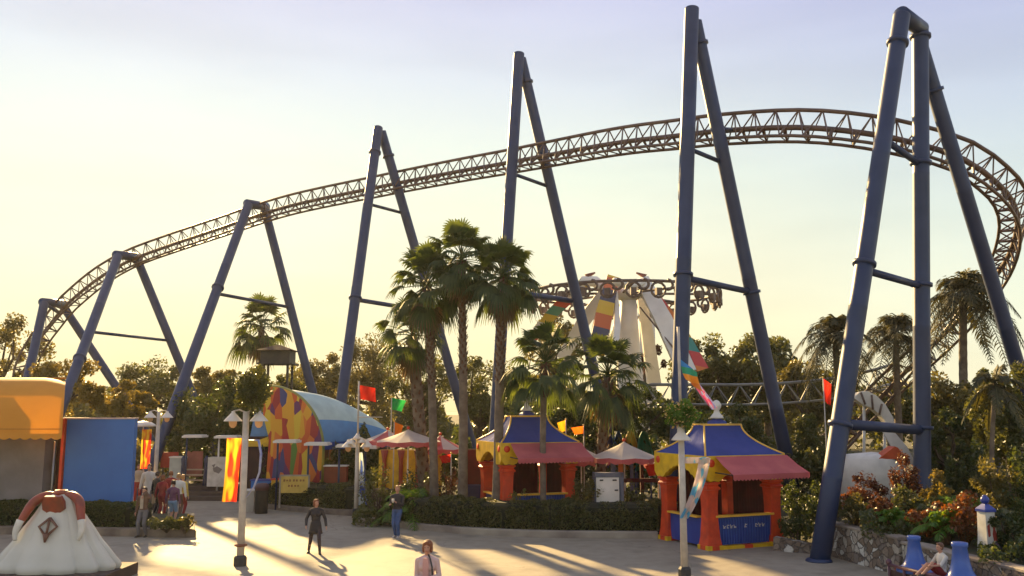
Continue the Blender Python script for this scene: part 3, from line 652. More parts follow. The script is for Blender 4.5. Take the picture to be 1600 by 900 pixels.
#@@SECTION wall
# ------------------------------------------------------------------ stone wall and raised bed
def stone_material():
    m = bpy.data.materials.new('rubble_stone'); m.use_nodes = True; n = m.node_tree; b = n.nodes['Principled BSDF']; tcn = n.nodes.new('ShaderNodeTexCoord')
    wob = n.nodes.new('ShaderNodeTexNoise'); wob.inputs['Scale'].default_value = 4; n.links.new(tcn.outputs['Object'], wob.inputs[0])
    ad = n.nodes.new('ShaderNodeVectorMath'); ad.operation = 'MULTIPLY_ADD'; ad.inputs[1].default_value = (.22, .22, .22); n.links.new(wob.outputs[1], ad.inputs[0]); n.links.new(tcn.outputs['Object'], ad.inputs[2])
    v1 = n.nodes.new('ShaderNodeTexVoronoi'); v1.inputs['Scale'].default_value = 5.0; v2 = n.nodes.new('ShaderNodeTexVoronoi'); v2.feature = 'DISTANCE_TO_EDGE'; v2.inputs['Scale'].default_value = 5.0
    n.links.new(ad.outputs[0], v1.inputs[0]); n.links.new(ad.outputs[0], v2.inputs[0])
    rp = n.nodes.new('ShaderNodeValToRGB'); s = n.nodes.new('ShaderNodeSeparateColor'); n.links.new(v1.outputs['Color'], s.inputs[0]); n.links.new(s.outputs[0], rp.inputs[0])
    setramp(rp, [(0, (.12, .085, .06)), (.3, (.24, .18, .13)), (.5, (.17, .14, .12)), (.72, (.34, .29, .23)), (.9, (.50, .47, .40)), (1, (.56, .54, .48))])
    mr = n.nodes.new('ShaderNodeMapRange'); n.links.new(v2.outputs[0], mr.inputs[0]); mr.inputs[1].default_value = .01; mr.inputs[2].default_value = .07
    mi = n.nodes.new('ShaderNodeMix'); mi.data_type = 'RGBA'; mi.inputs[6].default_value = (.13, .11, .09, 1); n.links.new(mr.outputs[0], mi.inputs[0]); n.links.new(rp.outputs[0], mi.inputs[7])
    fn = n.nodes.new('ShaderNodeTexNoise'); fn.inputs['Scale'].default_value = 18; fn.inputs['Detail'].default_value = 6; n.links.new(tcn.outputs['Object'], fn.inputs[0])
    m2 = n.nodes.new('ShaderNodeMix'); m2.data_type = 'RGBA'; m2.blend_type = 'OVERLAY'; m2.inputs[0].default_value = .5; n.links.new(mi.outputs[2], m2.inputs[6]); n.links.new(fn.outputs[0], m2.inputs[7])
    n.links.new(m2.outputs[2], b.inputs['Base Color']); b.inputs['Roughness'].default_value = .85
    hs = n.nodes.new('ShaderNodeMath'); hs.operation = 'MULTIPLY_ADD'; hs.inputs[1].default_value = .25; n.links.new(fn.outputs[0], hs.inputs[0]); n.links.new(mr.outputs[0], hs.inputs[2])
    bu = n.nodes.new('ShaderNodeBump'); bu.inputs['Strength'].default_value = .9; bu.inputs['Distance'].default_value = .05; n.links.new(hs.outputs[0], bu.inputs['Height']); n.links.new(bu.outputs[0], b.inputs['Normal'])
    return m
M_stone = stone_material()
def stone_wall(pts, hs, w, label, group='rubble stone walls', cap=True):
    pts = [Vector((p[0], p[1], 0)) for p in pts]; t = thing('stone_wall', label, 'wall', pts[0], group); n = len(pts); fine = []
    rngw = random.Random(len(label)); b = MB(); A = []; hh = []
    for i in range(n - 1):
        k = max(1, int((pts[i + 1] - pts[i]).length / .35))
        for j in range(k): fine.append((pts[i].lerp(pts[i + 1], j / k), hs[i] + (hs[i + 1] - hs[i]) * j / k))
    fine.append((pts[-1], hs[-1])); m = len(fine)
    for i, (p, h) in enumerate(fine):
        tt = (fine[min(i + 1, m - 1)][0] - fine[max(i - 1, 0)][0]).normalized(); s = Vector((-tt.y, tt.x, 0)); h += rngw.uniform(-.015, .015); hh.append(h)
        def j(): return rngw.uniform(-.03, .03)
        A += [p - s * (w / 2 + .05 + j()), p - s * (w / 2 + j()) + Vector((0, 0, h * .5)), p - s * (w / 2 + j() * .5) + Vector((0, 0, h - .05)), p + s * (w / 2) + Vector((0, 0, h - .05)), p + s * w / 2]
    fs = []
    for i in range(m - 1):
        for q in range(4): fs.append((i * 5 + q, (i + 1) * 5 + q, (i + 1) * 5 + q + 1, i * 5 + q + 1))
    fs += [(0, 1, 2, 3, 4), tuple((m - 1) * 5 + q for q in (4, 3, 2, 1, 0))]
    b.add(A, fs); b.build('masonry', M_stone, t)
    if cap:
        b = MB(); A = []; fs = []
        for i, (p, h) in enumerate(fine):
            tt = (fine[min(i + 1, m - 1)][0] - fine[max(i - 1, 0)][0]).normalized(); s = Vector((-tt.y, tt.x, 0)); g = w / 2 + .03
            for (d, z) in ((-g, h - .048), (-g, h), (-g + .03, h + .02), (g - .03, h + .02), (g, h), (g, h - .048)): A.append(p + s * d + Vector((0, 0, z + hh[i] - h)))
        for i in range(m - 1):
            for q in range(6): fs.append((i * 6 + q, (i + 1) * 6 + q, (i + 1) * 6 + (q + 1) % 6, i * 6 + (q + 1) % 6))
        fs += [tuple(range(6)), tuple((m - 1) * 6 + q for q in range(5, -1, -1))]
        b.add(A, fs); b.build('coping', M_kerb2, t)
    return t
wa = G(1296, 866); wb = Vector((10.12, 23.2, 0)); wc = Vector((11.15, 18.4, 0)); wd = Vector((11.9, 15, 0))
stone_wall([wa, wa.lerp(wb, .98)], [.93, .93], .34, 'rubble stone wall beside the foot of the leaning blue leg', cap=True)
stone_wall([wb + Vector((.06, .05, 0)), wc, wd], [.84, .84, .84], .36, 'slightly lower rubble stone wall running to the right edge behind the blue seat')
bedpoly = [(wa.x + .1, wa.y), (wb.x + .1, wb.y), (wc.x + .1, wc.y), (wd.x + .1, wd.y), (30, 15), (34, 34), (13, 34), (10.0, 27.5)]
bed('raised_bed', bedpoly, .78)
lg = [G(1208, 842) + Vector((.1, .1, 0)), G(1216, 860), G(1285, 868)]
stone_wall([G(1214, 860) + Vector((0, .15, 0)), G(1282, 866) + Vector((0, .15, 0))], [.42, .30], .35, 'low stone ledge between the right kiosk and the blue leg', cap=False)
bed('ledge_bed', [(lg[1].x + .2, lg[1].y + .2), (lg[2].x, lg[2].y + .2), (10.6, 27.5), (10.8, 34), (8.6, 34), (lg[0].x + .4, lg[0].y + 1.2)], .22)
stone_wall([G(578, 803), G(603, 800)], [1.02, 1.02], .3, 'short stone wall end between the two long hedges', cap=False)

#@@SECTION kiosks
# ------------------------------------------------------------------ kiosks
M_roof = mat('blue_roof_canvas', (.045, .065, .22), (.06, .08, .27), rough=.9, spec=.08, scale=1.2, bump=.2, bscale=3)
M_pink = mat('pink_awning_canvas', (.60, .15, .15), (.50, .11, .12), rough=.8, scale=1.5, bump=.1, trans=.25, thin=(1.2, 1, 1))
M_trim = mat('gold_trim', (.85, .50, .06), (.75, .42, .05), rough=.4)
M_maroon = mat('maroon_curtain', (.10, .012, .012), (.06, .01, .01), rough=.9)
def scallop(x0, x1, z0, n, d, m=6):
    pts = []
    for i in range(n):
        for k in range(m): f = (i + k / m); pts.append((x0 + (x1 - x0) * f / n, z0 - d * math.sin(pi * k / m)))
    pts.append((x1, z0)); return pts
def kiosk(label, loc, rz, sc=1.0, letters=True):
    W, Dp, He = 2.9, 2.75, 2.80; t = thing('kiosk', label, 'kiosk', (0, 0, 0), 'bright canvas roofed kiosks'); hx, hy = W / 2, Dp / 2
    prof = [(.27, 0), (.27, .13), (.25, .135), (.215, .4), (.185, .9), (.175, 1.3), (.19, 1.75), (.205, 1.93), (.25, 1.95), (.255, 2.0), (.235, 2.03), (.20, 2.06), (.21, 2.12), (.255, 2.14), (.255, 2.2)]
    for sx in (-1, 1):
        for sy in (-1, 1):
            c = Vector((sx * (hx - .26), sy * (hy - .26), 0)); b = MB(); n = 4
            b.lathe([(r * 1.414, z * .915 if z > .2 else z) for r, z in prof[2:]], c, 4, 0, False, rz=pi / 4); pl = b.build('pillar', M_red, t)
            b = MB(); b.box(c + Vector((0, 0, .066)), (.56, .56, .132)); b.build('base_block', M_yel, pl)
            b = MB(); b.box(c + Vector((0, 0, .067)), (.26, .57, .136)); b.box(c + Vector((0, 0, .068)), (.572, .26, .139)); b.build('base_band', M_red, pl)
    # scalloped arch beams on four sides
    for (o, ux, L) in (((-hx, 0), (0, -1, 0), Dp), ((hx, 0), (0, 1, 0), Dp), ((0, -hy), (1, 0, 0), W), ((0, hy), (-1, 0, 0), W)):
        h = L / 2 + .06; poly = [(-h, He), (-h, 2.2), (-h + .08, 2.1), (-h + .16, 2.03), (-h + .3, 2.06), (-h + .46, 2.02), (-h + .58, 2.08)]
        a0 = -h + .58; m = 5
        steps = 4
        for i in range(steps):      # rising lobes to the arch centre
            x = a0 + (0 - a0) * (i / steps); x1 = a0 + (0 - a0) * ((i + 1) / steps); z = 2.08 + .34 * math.sin(pi / 2 * (i / steps)); z1 = 2.08 + .34 * math.sin(pi / 2 * (i + 1) / steps)
            for k in range(1, 5): f = k / 4; poly.append((x + (x1 - x) * f, z + (z1 - z) * f + .045 * math.sin(pi * f)))
        poly += [(-x, z) for x, z in poly[::-1]][1:]
        b = MB(); b.prism(poly, (o[0], o[1], 0), ux, (0, 0, 1), .13); bm = b.build('arch_beam', M_yel, t)
        n_ = Vector(ux).cross(Vector((0, 0, 1))); 
        for s in (-1, 1):
            c = Vector((o[0], o[1], 2.58)) + Vector(ux) * s * (h - .22) + n_ * .065; b = MB(); b.tube([c, c + n_ * .015], [.12, .11], 16); b.build('rosette', M_red, bm)
    # rounded shoulders inside the openings
    # roof
    b = MB(); n = 10; rings = []; tx, ty, H = .72, .30, .92; vs = []; fs = []
    for i in range(n + 1):
        f = i / n; g = (1 - f) ** 1.9; x = tx + (hx + .05 - tx) * g; y = ty + (hy + .05 - ty) * g; z = He + H * f
        q = 6
        ring = []
        for (ax, ay, bx, by) in ((-x, -y, x, -y), (x, -y, x, y), (x, y, -x, y), (-x, y, -x, -y)):
            for k in range(q):
                u = k / q; sag = -.05 * math.sin(pi * ((u * 2) % 1)) * (1 - f); ring.append(Vector((ax + (bx - ax) * u, ay + (by - ay) * u, z + sag)))
        vs += ring
    m = 24
    for i in range(n):
        for k in range(m): fs.append((i * m + k, i * m + (k + 1) % m, (i + 1) * m + (k + 1) % m, (i + 1) * m + k))
    fs.append(tuple(n * m + k for k in range(m))); b.add(vs, fs, 0, False); rf = b.build('roof', M_roof, t)
    b = MB()
    for s1 in (-1, 1):
        for s2 in (-1, 1):
            b.tube([Vector((s1 * (tx + (hx + .05 - tx) * (1 - i / n) ** 1.9), s2 * (ty + (hy + .05 - ty) * (1 - i / n) ** 1.9), He + H * i / n + .01)) for i in range(n + 1)], .032, 6)
    b.tube([(-tx, -ty, He + H), (tx, -ty, He + H), (tx, ty, He + H), (-tx, ty, He + H)], .035, 6, closed=True); b.build('ridge_trim', M_trim, rf)
    b = MB(); b.lathe([(.32, He + H), (.30, He + H + .10), (.16, He + H + .16), (.14, He + H + .2)], (0, 0, 0), 4, 0, False, rz=pi / 4); fb = b.build('finial_base', M_bluep, rf)
    b = MB(); b.lathe([(.24, He + H + .2), (.20, He + H + .26), (.10, He + H + .38), (.08, He + H + .46), (.15, He + H + .56), (.16, He + H + .64), (.09, He + H + .76), (0, He + H + .8)], (0, 0, 0), 14); b.build('finial', M_white, rf)
    # awning on the front
    x0, x1 = -hx + .28, hx + .1; yf = -hy - .10; out_ = .92; za, zb = He - .02, 2.30
    b = MB(); k = 14; top = []; bot = []
    for i in range(k + 1):
        f = i / k; sg = -.03 * abs(math.sin(pi * f * 4)); top.append(Vector((x0 + (x1 - x0) * f, yf, za))); bot.append(Vector((x0 - .06 + (x1 - x0 + .12) * f, yf - out_, zb + sg * .6)))
    mid = [a.lerp(c, .5) + Vector((0, 0, -.035)) for a, c in zip(top, bot)]; vs = top + mid + bot
    b.add(vs, [(r * (k + 1) + i, (r + 1) * (k + 1) + i, (r + 1) * (k + 1) + i + 1, r * (k + 1) + i + 1) for r in range(2) for i in range(k)], 0, True)
    w_ = x1 - x0 + .12; sc_ = scallop(-w_ / 2, w_ / 2, -.13, 22, .05)
    b.prism([(-w_ / 2, 0)] + sc_ + [(w_ / 2, 0)], (x0 - .06 + w_ / 2, yf - out_ - .012, zb), (1, 0, 0), (0, 0, 1), .015)
    aw = b.build('awning', M_pink, t)
    for x in (x0, x1): b = MB(); b.tube([(x, yf + .02, 2.3), (x, yf - out_ + .02, zb - .02)], .02, 6); b.build('awning_arm', M_black, aw)
    # counters with slatted rail (front) and low counter (left)
    b = MB(); b.box((0, -hy + .20, .52), (W - .75, .05, .80)); b.build('front_panel', M_bluep, t)
    b = MB()
    for i in range(21): b.box((-hx + .46 + (W - .92) * i / 20, -hy + .15, .53), (.045, .035, .82))
    b.build('slat_rail', mat('slat_blue', (.045, .10, .36), rough=.45), t)
    b = MB(); b.box((0, -hy + .15, .975), (W - .72, .20, .06)); b.build('rail_top', M_trim, t)
    b = MB(); b.box((0, -hy + .13, .05), (W - 1.0, .22, .1)); b.build('plinth_strip', M_yel, t)
    b = MB(); b.box((.05, -hy + .12, .052), (.3, .235, .104)); b.build('plinth_panel', M_red, t)
    if letters:
        rr = random.Random(4); b = MB(); y = -hy + .128
        for gx, n_l in ((-.78, 4), (.02, 1), (.42, 3)):
            for i in range(n_l):
                x = gx + i * .13; b.box((x, y, .66), (.02, .006, .11 * rr.uniform(.7, 1.2)), rot=Matrix.Rotation(rr.uniform(-.5, .5), 3, 'Y')); b.box((x + .045, y, .66 + rr.uniform(-.04, .04)), (.07, .006, .022), rot=Matrix.Rotation(rr.uniform(-.6, .6), 3, 'Y')); b.box((x + .02, y - .002, .615), (.07, .006, .02))
        b.build('painted_marks', M_whitedirty, t)
    b = MB(); b.box((-hx + .2, 0, .48), (.07, Dp - .95, .82)); b.box((-hx + .4, 0, .48), (.1, Dp - 1.1, .7)); b.build('side_panel', M_bluep, t)
    b = MB(); b.box((-hx + .16, .1, .92), (.22, Dp - 1.1, .05)); b.build('side_counter', M_trim, t)
    b = MB()
    vs = []; k = 40
    for i in range(k + 1):
        x = -hx + .6 + (W - 1.2) * i / k; y = hy - .3 + .035 * math.sin(i * 1.7); vs += [(x, y, .02), (x, y, He - .3)]
    b.add(vs, [(2 * i, 2 * i + 2, 2 * i + 3, 2 * i + 1) for i in range(k)], 0, True)
    vs = []
    for i in range(k + 1):
        y = -hy + .6 + (Dp - 1.2) * i / k; x = hx - .3 + .035 * math.sin(i * 1.7); vs += [(x, y, .02), (x, y, He - .3)]
    b.add(vs, [(2 * i, 2 * i + 2, 2 * i + 3, 2 * i + 1) for i in range(k)], 0, True)
    b.build('curtain', M_maroon, t)
    b = MB(); b.box((0, 0, He - .2), (W - .3, Dp - .3, .04)); b.build('ceiling_panel', M_maroon, t)
    t.location = loc; t.rotation_euler.z = rz; t.scale = (sc, sc, sc); return t
rzk = R(23); nl = G(1103, 861); cc = nl + Matrix.Rotation(rzk, 3, 'Z') @ Vector((2.9 / 2, 2.75 / 2, 0)) + Vector((.08, .0, 0))
K1 = kiosk('nearest kiosk with red bowed pillars, blue roof and pink awning, touching the plaza', cc, rzk)
nl2 = XD(779, 31.4, .16); c2 = nl2 + Matrix.Rotation(R(20), 3, 'Z') @ Vector((2.9 / 2, 2.75 / 2, 0)) * 1.0
K2 = dup(K1, c2 + Vector((0.12, 0, .08)), R(20), 'kiosk behind the palms and the long hedge, with yellow beams and blue roof')
for ch in list(K2.children):
    if ch.name.startswith('painted_marks'): bpy.data.objects.remove(ch)

#@@SECTION tents
M_canvas = mat('white_canvas', (.72, .62, .52), (.62, .52, .44), rough=.8, trans=.3, thin=(1.1, 1, .9), scale=1.5)
M_canvasp = mat('pink_edging', (.62, .14, .13), (.5, .1, .1), rough=.8, trans=.25, thin=(1.1, 1, 1))
def parasol(label, px, py_apex, D, Rr, h=.55, panel2=False, z0=0, fin=None):
    a = P(px, py_apex, D); t = thing('parasol', label, 'parasol', (a.x, a.y, z0), 'pink edged parasols'); b = MB(); n = 8; m = 6; vs = []; fs = []
    for i in range(m + 1):
        f = i / m
        for k in range(n * 4):
            an = 2 * pi * k / (n * 4) + .2; loc = abs(((k / 4) % 1) - .5) * 2; r = Rr * f * (math.cos(pi / n) / math.cos((an - .2 + pi / n) % (2 * pi / n) - pi / n)); vs.append(a + Vector((r * math.cos(an), r * math.sin(an), -h * f ** .85 - .04 * f * (1 - loc))))
    N = n * 4; fs = [(i * N + k, i * N + (k + 1) % N, (i + 1) * N + (k + 1) % N, (i + 1) * N + k) for i in range(m) for k in range(N)]
    mi = [1 if (panel2 and ((k // 4) % 2)) else 0 for i in range(m) for k in range(N)]
    b.add(vs, fs, 0, False); b.m = mi; cn = b.build('canopy', [M_canvas, M_canvasp], t)
    b = MB(); rim = vs[m * N:]; low = []
    for k, q in enumerate(rim): low.append(q + Vector((0, 0, -.16 - (.05 if k % 2 else -.02)))) 
    b.add(rim + low, [(k, (k + 1) % N, N + (k + 1) % N, N + k) for k in range(N)], 0); b.build('valance', M_canvasp, cn)
    MB().tube([Vector((a.x, a.y, z0)), a], .03, 8).build('pole', M_white, t)
    b = MB(); b.ball(a + Vector((0, 0, .06)), .07); b.build('finial', fin or M_red, t); return t
parasol('white parasol with pink edge right of the left kiosk', 975, 690, 33, 1.32)
parasol('parasol with pink panels and a gold knob behind the right kiosk', 1042, 699, 34.5, 1.05, panel2=True, fin=M_trim)
parasol('white parasol with pink edge beside the leftmost tall palm', 638, 671, 35.5, 1.35, h=.45)
parasol('small parasol with pink panels between the white banner and the palms', 606, 672, 39, 1.2, h=.45, panel2=True)
parasol('pale parasol tucked behind the right end of the left kiosk', 908, 697, 37, 1.2)
parasol('parasol with pink edge seen between the two left palm trunks', 688, 680, 38, 1.1, panel2=True)

M_blk = mat('dark_blue_paint', (.02, .03, .10), rough=.6)
def simple(name, label, cat, parts, loc, group=None, rz=0):
    t = thing(name, label, cat, (0, 0, 0), group)
    for (pn, m, fn) in parts:
        b = MB()
        if pn in ('post', 'column', 'rung', 'step', 'hinge', 'blue_post', 'red_post', 'cross_beam'):
            cuts = []; real = b.add
            def rec(vs, fs, mi=0, smooth=False, real=real, b=b, cuts=cuts): cuts.append(len(b.f)); return real(vs, fs, mi, smooth)
            b.add = rec; fn(b); cuts.append(len(b.f))
            for a0, a1 in zip(cuts, cuts[1:]):
                c1 = MB(); ids = sorted({i for f in b.f[a0:a1] for i in f}); mp_ = {v: k for k, v in enumerate(ids)}
                c1.add([b.v[i] for i in ids], [tuple(mp_[i] for i in f) for f in b.f[a0:a1]], 0, b.sm[a0]); c1.build(pn, m, t)
        else: fn(b); b.build(pn, m, t)
    t.location = loc; t.rotation_euler.z = rz; return t
# white cabinet
c = XD(950, 31.3, .16)
simple('cabinet', 'white metal cabinet with grey frame behind the long hedge', 'cabinet', [
 ('door', M_white, lambda b: b.box((-.04, -.26, .9), (.80, .04, 1.62))),
 ('casing', mat('grey_frame', (.12, .13, .17), rough=.5), lambda b: (b.box((0, 0, .93), (.98, .46, 1.86)), b.box((.46, -.25, .93), (.12, .08, 1.9)), b.box((0, -.25, 1.80), (.98, .08, .14)))),
 ('hinge', M_black, lambda b: (b.box((-.26, -.29, 1.62), (.12, .03, .05)), b.box((.2, -.29, 1.62), (.14, .03, .05)), b.box((.26, -.29, 1.28), (.12, .03, .04)))),
], c, rz=.08)
# pergola of red and blue posts under the parasols
c = XD(1003, 33.0, 0)
simple('pergola', 'pergola of red, orange and dark blue posts below the white parasol', 'pergola', [
 ('orange_post', mat('orange_paint', (.62, .14, .02), rough=.5), lambda b: b.box((-.75, 0, 1.3), (.16, .16, 2.6))),
 ('blue_post', mat('grey_blue_paint', (.12, .14, .26), rough=.5), lambda b: (b.box((-1.02, .05, 1.3), (.16, .16, 2.6)), b.box((-.3, .3, 1.2), (.12, .12, 2.4)))),
 ('red_post', M_maroon, lambda b: (b.box((.7, 0, 1.3), (.14, .14, 2.6)), b.box((.15, .8, 1.2), (.12, .12, 2.4)))),
 ('cross_beam', M_maroon, lambda b: (b.box((0, 0, 1.62), (2.1, .1, .14)), b.box((0, .1, 2.45), (2.2, .1, .14)))),
], c)
c = XD(755, 36, 0)
simple('booth', 'dark booth with red side between the tall palm trunks', 'booth', [
 ('counter', M_blk, lambda b: b.box((0, 0, .6), (1.6, .6, 1.2))), ('back_board', M_maroon, lambda b: b.box((0, .5, 1.4), (1.8, .08, 2.4))), ('side_board', M_red, lambda b: b.box((-.95, .2, 1.5), (.08, .6, 2.2)))], c)
c = XD(640, 38, 0)
simple('booth', 'yellow booth with red columns under the left parasol', 'booth', [
 ('wall', M_yel, lambda b: b.box((0, .1, 1.25), (2.6, .8, 2.5))),
 ('column', mat('brick_red_paint', (.35, .06, .03), rough=.6), lambda b: [b.lathe([(.13, 0), (.09, .4), (.09, 2.1), (.16, 2.5)], (x, -.4, 0), 10) for x in (-1.05, -.35, .35, 1.05)]),
 ('counter', M_bluep, lambda b: b.box((0, -.3, .45), (2.5, .5, .9)))], c)
# coloured hoops
for lab, px, D, w, m in (('dark blue canvas hoop behind the short broad palm', 948, 41, .85, M_bluep), ('light blue and white canvas hoop between its dark blue and orange neighbours', 966, 40.6, .6, mat('light_blue_paint', (.10, .25, .60), rough=.5)),
                         ('orange canvas hoop above the white parasol', 985, 40.2, .85, mat('amber_canvas', (.70, .30, .03), rough=.6)), ('green canvas hoop rightmost of the hoops', 1006, 39.8, .85, mat('green_canvas', (.03, .28, .16), rough=.6))):
    base = XD(px, D); top = P(px, 672, D).z; b = MB(); A = []; k = 12; n2 = 8
    for i in range(k + 1):
        an = pi * i / k
        for j in range(n2 + 1): ph = pi / 2 * j / n2; A.append(base + Vector((-w / 2 * math.cos(an) * .9 + (1 - math.cos(ph)) * .4, .9 * math.sin(ph) - .5, top * .45 + (top * .55) * math.sin(an) * (math.cos(ph) ** .5 if ph < pi / 2 - .01 else 0))))
    b.add(A, [(i * (n2 + 1) + j, (i + 1) * (n2 + 1) + j, (i + 1) * (n2 + 1) + j + 1, i * (n2 + 1) + j + 1) for i in range(k) for j in range(n2)], 0, True)
    t = thing('canvas_hoop', lab, 'canopy', base, 'coloured canvas hoops'); b.build('hood', m, t); MB().box(base + Vector((-w * .4, 0, top * .25)), (.06, .06, top * .5)).build('post', M_blk, t); MB().box(base + Vector((w * .4, 0, top * .25)), (.06, .06, top * .5)).build('post', M_blk, t)

#@@SECTION leftstall
# ------------------------------------------------------------------ stall at the left edge
M_awn = mat('yellow_awning_canvas', (.68, .30, .03), (.60, .26, .025), rough=.7, scale=.8, bump=.12, bscale=3, trans=.15, thin=(1.2, 1, .5))
t = thing('market_stall', 'grey walled stall under a big yellow barrel awning at the left edge', 'stall', XD(20, 32.4))
x1 = P(97, 640, 32.6).x; x0 = x1 - 6.5; zt = P(60, 590, 32.7).z; zf = P(60, 684, 30.9).z
b = MB(); k = 12; n = 26; vs = []
for i in range(n + 1):
    x = x0 + (x1 - x0) * i / n; e = max(0, (i / n - .86) / .14); drop = .16 * e * e
    for j in range(k + 1):
        a = pi / 2 * j / k; y = 32.7 - 1.8 * math.sin(a); z = zf + .12 + (zt - zf - .12) * math.cos(a) ** .75 - drop; vs.append((x + (32.7 - y) * .51, y, z))
b.add(vs, [(i * (k + 1) + j, i * (k + 1) + j + 1, (i + 1) * (k + 1) + j + 1, (i + 1) * (k + 1) + j) for i in range(n) for j in range(k)], 0, True)
ev = [vs[n * (k + 1) + j] for j in range(k + 1)] + [(x1, 32.7, zf + .1)]; b.add(ev, [tuple(range(len(ev)))])
b.prism([(-3.25, .14)] + scallop(-3.25, 3.25, 0, 18, .07) + [(3.25, .14)], ((x0 + x1) / 2 + .92, 30.89, zf), (1, 0, 0), (0, 0, 1), .02)
ax = b.build('awning', M_awn, t)
b = MB(); b.box(((x0 + x1) / 2 + .92, 30.875, zf + .30), (6.46, .012, .03)); b.tube([(x0, 32.72, zt - .02), (x1, 32.72, zt - .02)], .03); b.build('awning_seam', mat('amber_edge', (.50, .20, .02), rough=.7), ax)
xw = P(70, 700, 32.2).x
MB().box(((x0 + xw) / 2, 33.2, 1.95), (xw - x0, 2.0, 3.9)).build('wall', M_grey, t)
MB().box(((x0 + xw) / 2 - .7, 33.55, zt - .55), (xw - x0 - 1.4, 1.6, .96)).build('roof', M_awn, t)
MB().box((xw + .28, 33.4, 1.95), (.56, .1, 3.9)).build('gap_shade_slab', M_dark, t)  # solid dark slab; the shade inside the gap is put into its colour
MB().tube([P(86, 690, 31.2), Vector((P(86, 690, 31.2).x, 31.2, 0))], .035, 8).build('awning_pole', mat('steel_pole', (.25, .24, .22), rough=.4, metal=.6), t)
b = MB(); b.box((xw + .32, 33.0, .75), (.45, .4, 1.5)); b.box((xw + .3, 33.0, 1.66), (.3, .3, .35)); b.build('shelf_stand', mat('dark_red_wood', (.08, .02, .015), rough=.8), t)
M_panelb = mat('sky_blue_paint', (.035, .16, .46), (.03, .14, .42), rough=.55, scale=1.2, bump=.08)
xa, xb = P(100, 700, 32.6).x, P(207, 700, 32.6).x; zp = P(150, 655, 32.6).z
t = thing('blue_booth', 'tall plain blue booth wall right of the yellow awning', 'booth', ((xa + xb) / 2, 32.6, 0))
MB().box(((xa + xb) / 2 + .04, 32.73, zp / 2), (xb - xa - .02, .26, zp)).build('wall', M_panelb, t)
MB().box(((xa + xb) / 2, 32.73, zp + .03), (xb - xa + .1, .32, .05)).build('top_rim', mat('pale_rim', (.6, .45, .38), rough=.6), t)
b = MB(); b.box((xa - .03, 32.7, zp / 2 + .02), (.10, .4, zp + .05)); b.build('red_edge', M_red, t)
b = MB(); b.box((xa - .25, 33.1, zp / 2 - .2), (.3, .4, zp - .5)); b.build('recess_shade_box', M_dark, t)  # dark box whose colour stands in for the shade beside the booth

# statue: white gown on a plinth
D0 = 22.6; c0 = G(88, 886); c0 = Vector((P(88, 880, D0).x, D0, 0))
t = thing('gown_statue', 'headless white gown statue with red sleeves on a dark plinth', 'statue', c0)
b = MB(); b.lathe([(2.1, 0), (2.1, .26)], c0, 4, 0, False, rz=pi / 4, sx=1.0, sy=.62); 
b = MB(); b.box(c0 + Vector((0, 0, .14)), (3.3, 1.9, .28)); b.build('plinth', mat('plinth_brown', (.10, .06, .045), (.06, .04, .03), rough=.8, scale=2, bump=.2), t)
pr = [(1.50, .28), (1.53, .36), (1.50, .44), (1.40, .55), (1.24, .75), (1.03, 1.0), (.84, 1.28), (.62, 1.58), (.46, 1.84), (.37, 2.0), (.25, 2.10), (.12, 2.13)]
prs = catmull([Vector((r_, 0, z_)) for r_, z_ in pr], 4); b = MB(); N = 168; vs = []
for i, q_ in enumerate(prs):
    r_, z_ = q_.x, q_.z; f = 1 - i / len(prs)
    for k in range(N):
        a = 2 * pi * k / N; w1 = abs(math.sin(6.5 * a + .5 * math.sin(2 * a) + .3)); q = r_ * (1.03 - (.05 + .10 * f) * (1 - w1) ** 1.6 - .012 * math.sin(23 * a + 2 * f)); vs.append(c0 + Vector((q * math.cos(a), q * math.sin(a) * .58, z_)))
pr = prs
b.add(vs, [(i * N + k, i * N + (k + 1) % N, (i + 1) * N + (k + 1) % N, (i + 1) * N + k) for i in range(len(pr) - 1) for k in range(N)] + [tuple((len(pr) - 1) * N + k for k in range(N))], 0, True)
b.build('gown', mat('chalky_gown', (.58, .57, .49), (.52, .51, .43), rough=.75, scale=1.2, bump=.04, bscale=40), t)
M_srt = mat('statue_red', (.30, .05, .02), (.17, .045, .025), rough=.4, scale=4)
for s in (-1, 1):
    b = MB(); cp = catmull([c0 + Vector((s * .08, -.03, 2.07)), c0 + Vector((s * .34, -.08, 2.06)), c0 + Vector((s * .56, -.18, 1.92)), c0 + Vector((s * .68, -.32, 1.66)), c0 + Vector((s * .78, -.44, 1.36))], 6); b.tube(cp, [.075 + .04 * math.sin(pi * i / (len(cp) - 1)) for i in range(len(cp))], 14); sl = b.build('sleeve', M_srt, t)
    b = MB(); cp = catmull([c0 + Vector((s * .745, -.41, 1.5)), c0 + Vector((s * .80, -.47, 1.3)), c0 + Vector((s * .80, -.52, 1.16)), c0 + Vector((s * .76, -.56, 1.04))], 4); b.tube(cp, [.095 - .05 * i / (len(cp) - 1) for i in range(len(cp))], 12); b.build('cuff', M_whitedirty, sl)
b = MB(); b.prism([(-.20, .26), (.20, .26), (.27, .1), (.27, -.08), (.18, -.14), (.15, -.26), (.06, -.3), (-.06, -.3), (-.15, -.26), (-.18, -.14), (-.27, -.08), (-.27, .1)], c0 + Vector((0, -.31, 1.83)), (1, 0, 0), Vector((0, -.28, 1)), .10); b.lathe([(.16, 2.05), (.19, 2.14), (.14, 2.2), (.10, 2.16)], c0, 14); b.build('collar', M_srt, t)
yz = -.46
b = MB()
for s in (-1, 1): b.tube([c0 + Vector((0, yz, 1.56)), c0 + Vector((s * .22, yz - .07, 1.36)), c0 + Vector((s * .03, yz - .14, 1.16))], .035, 6)
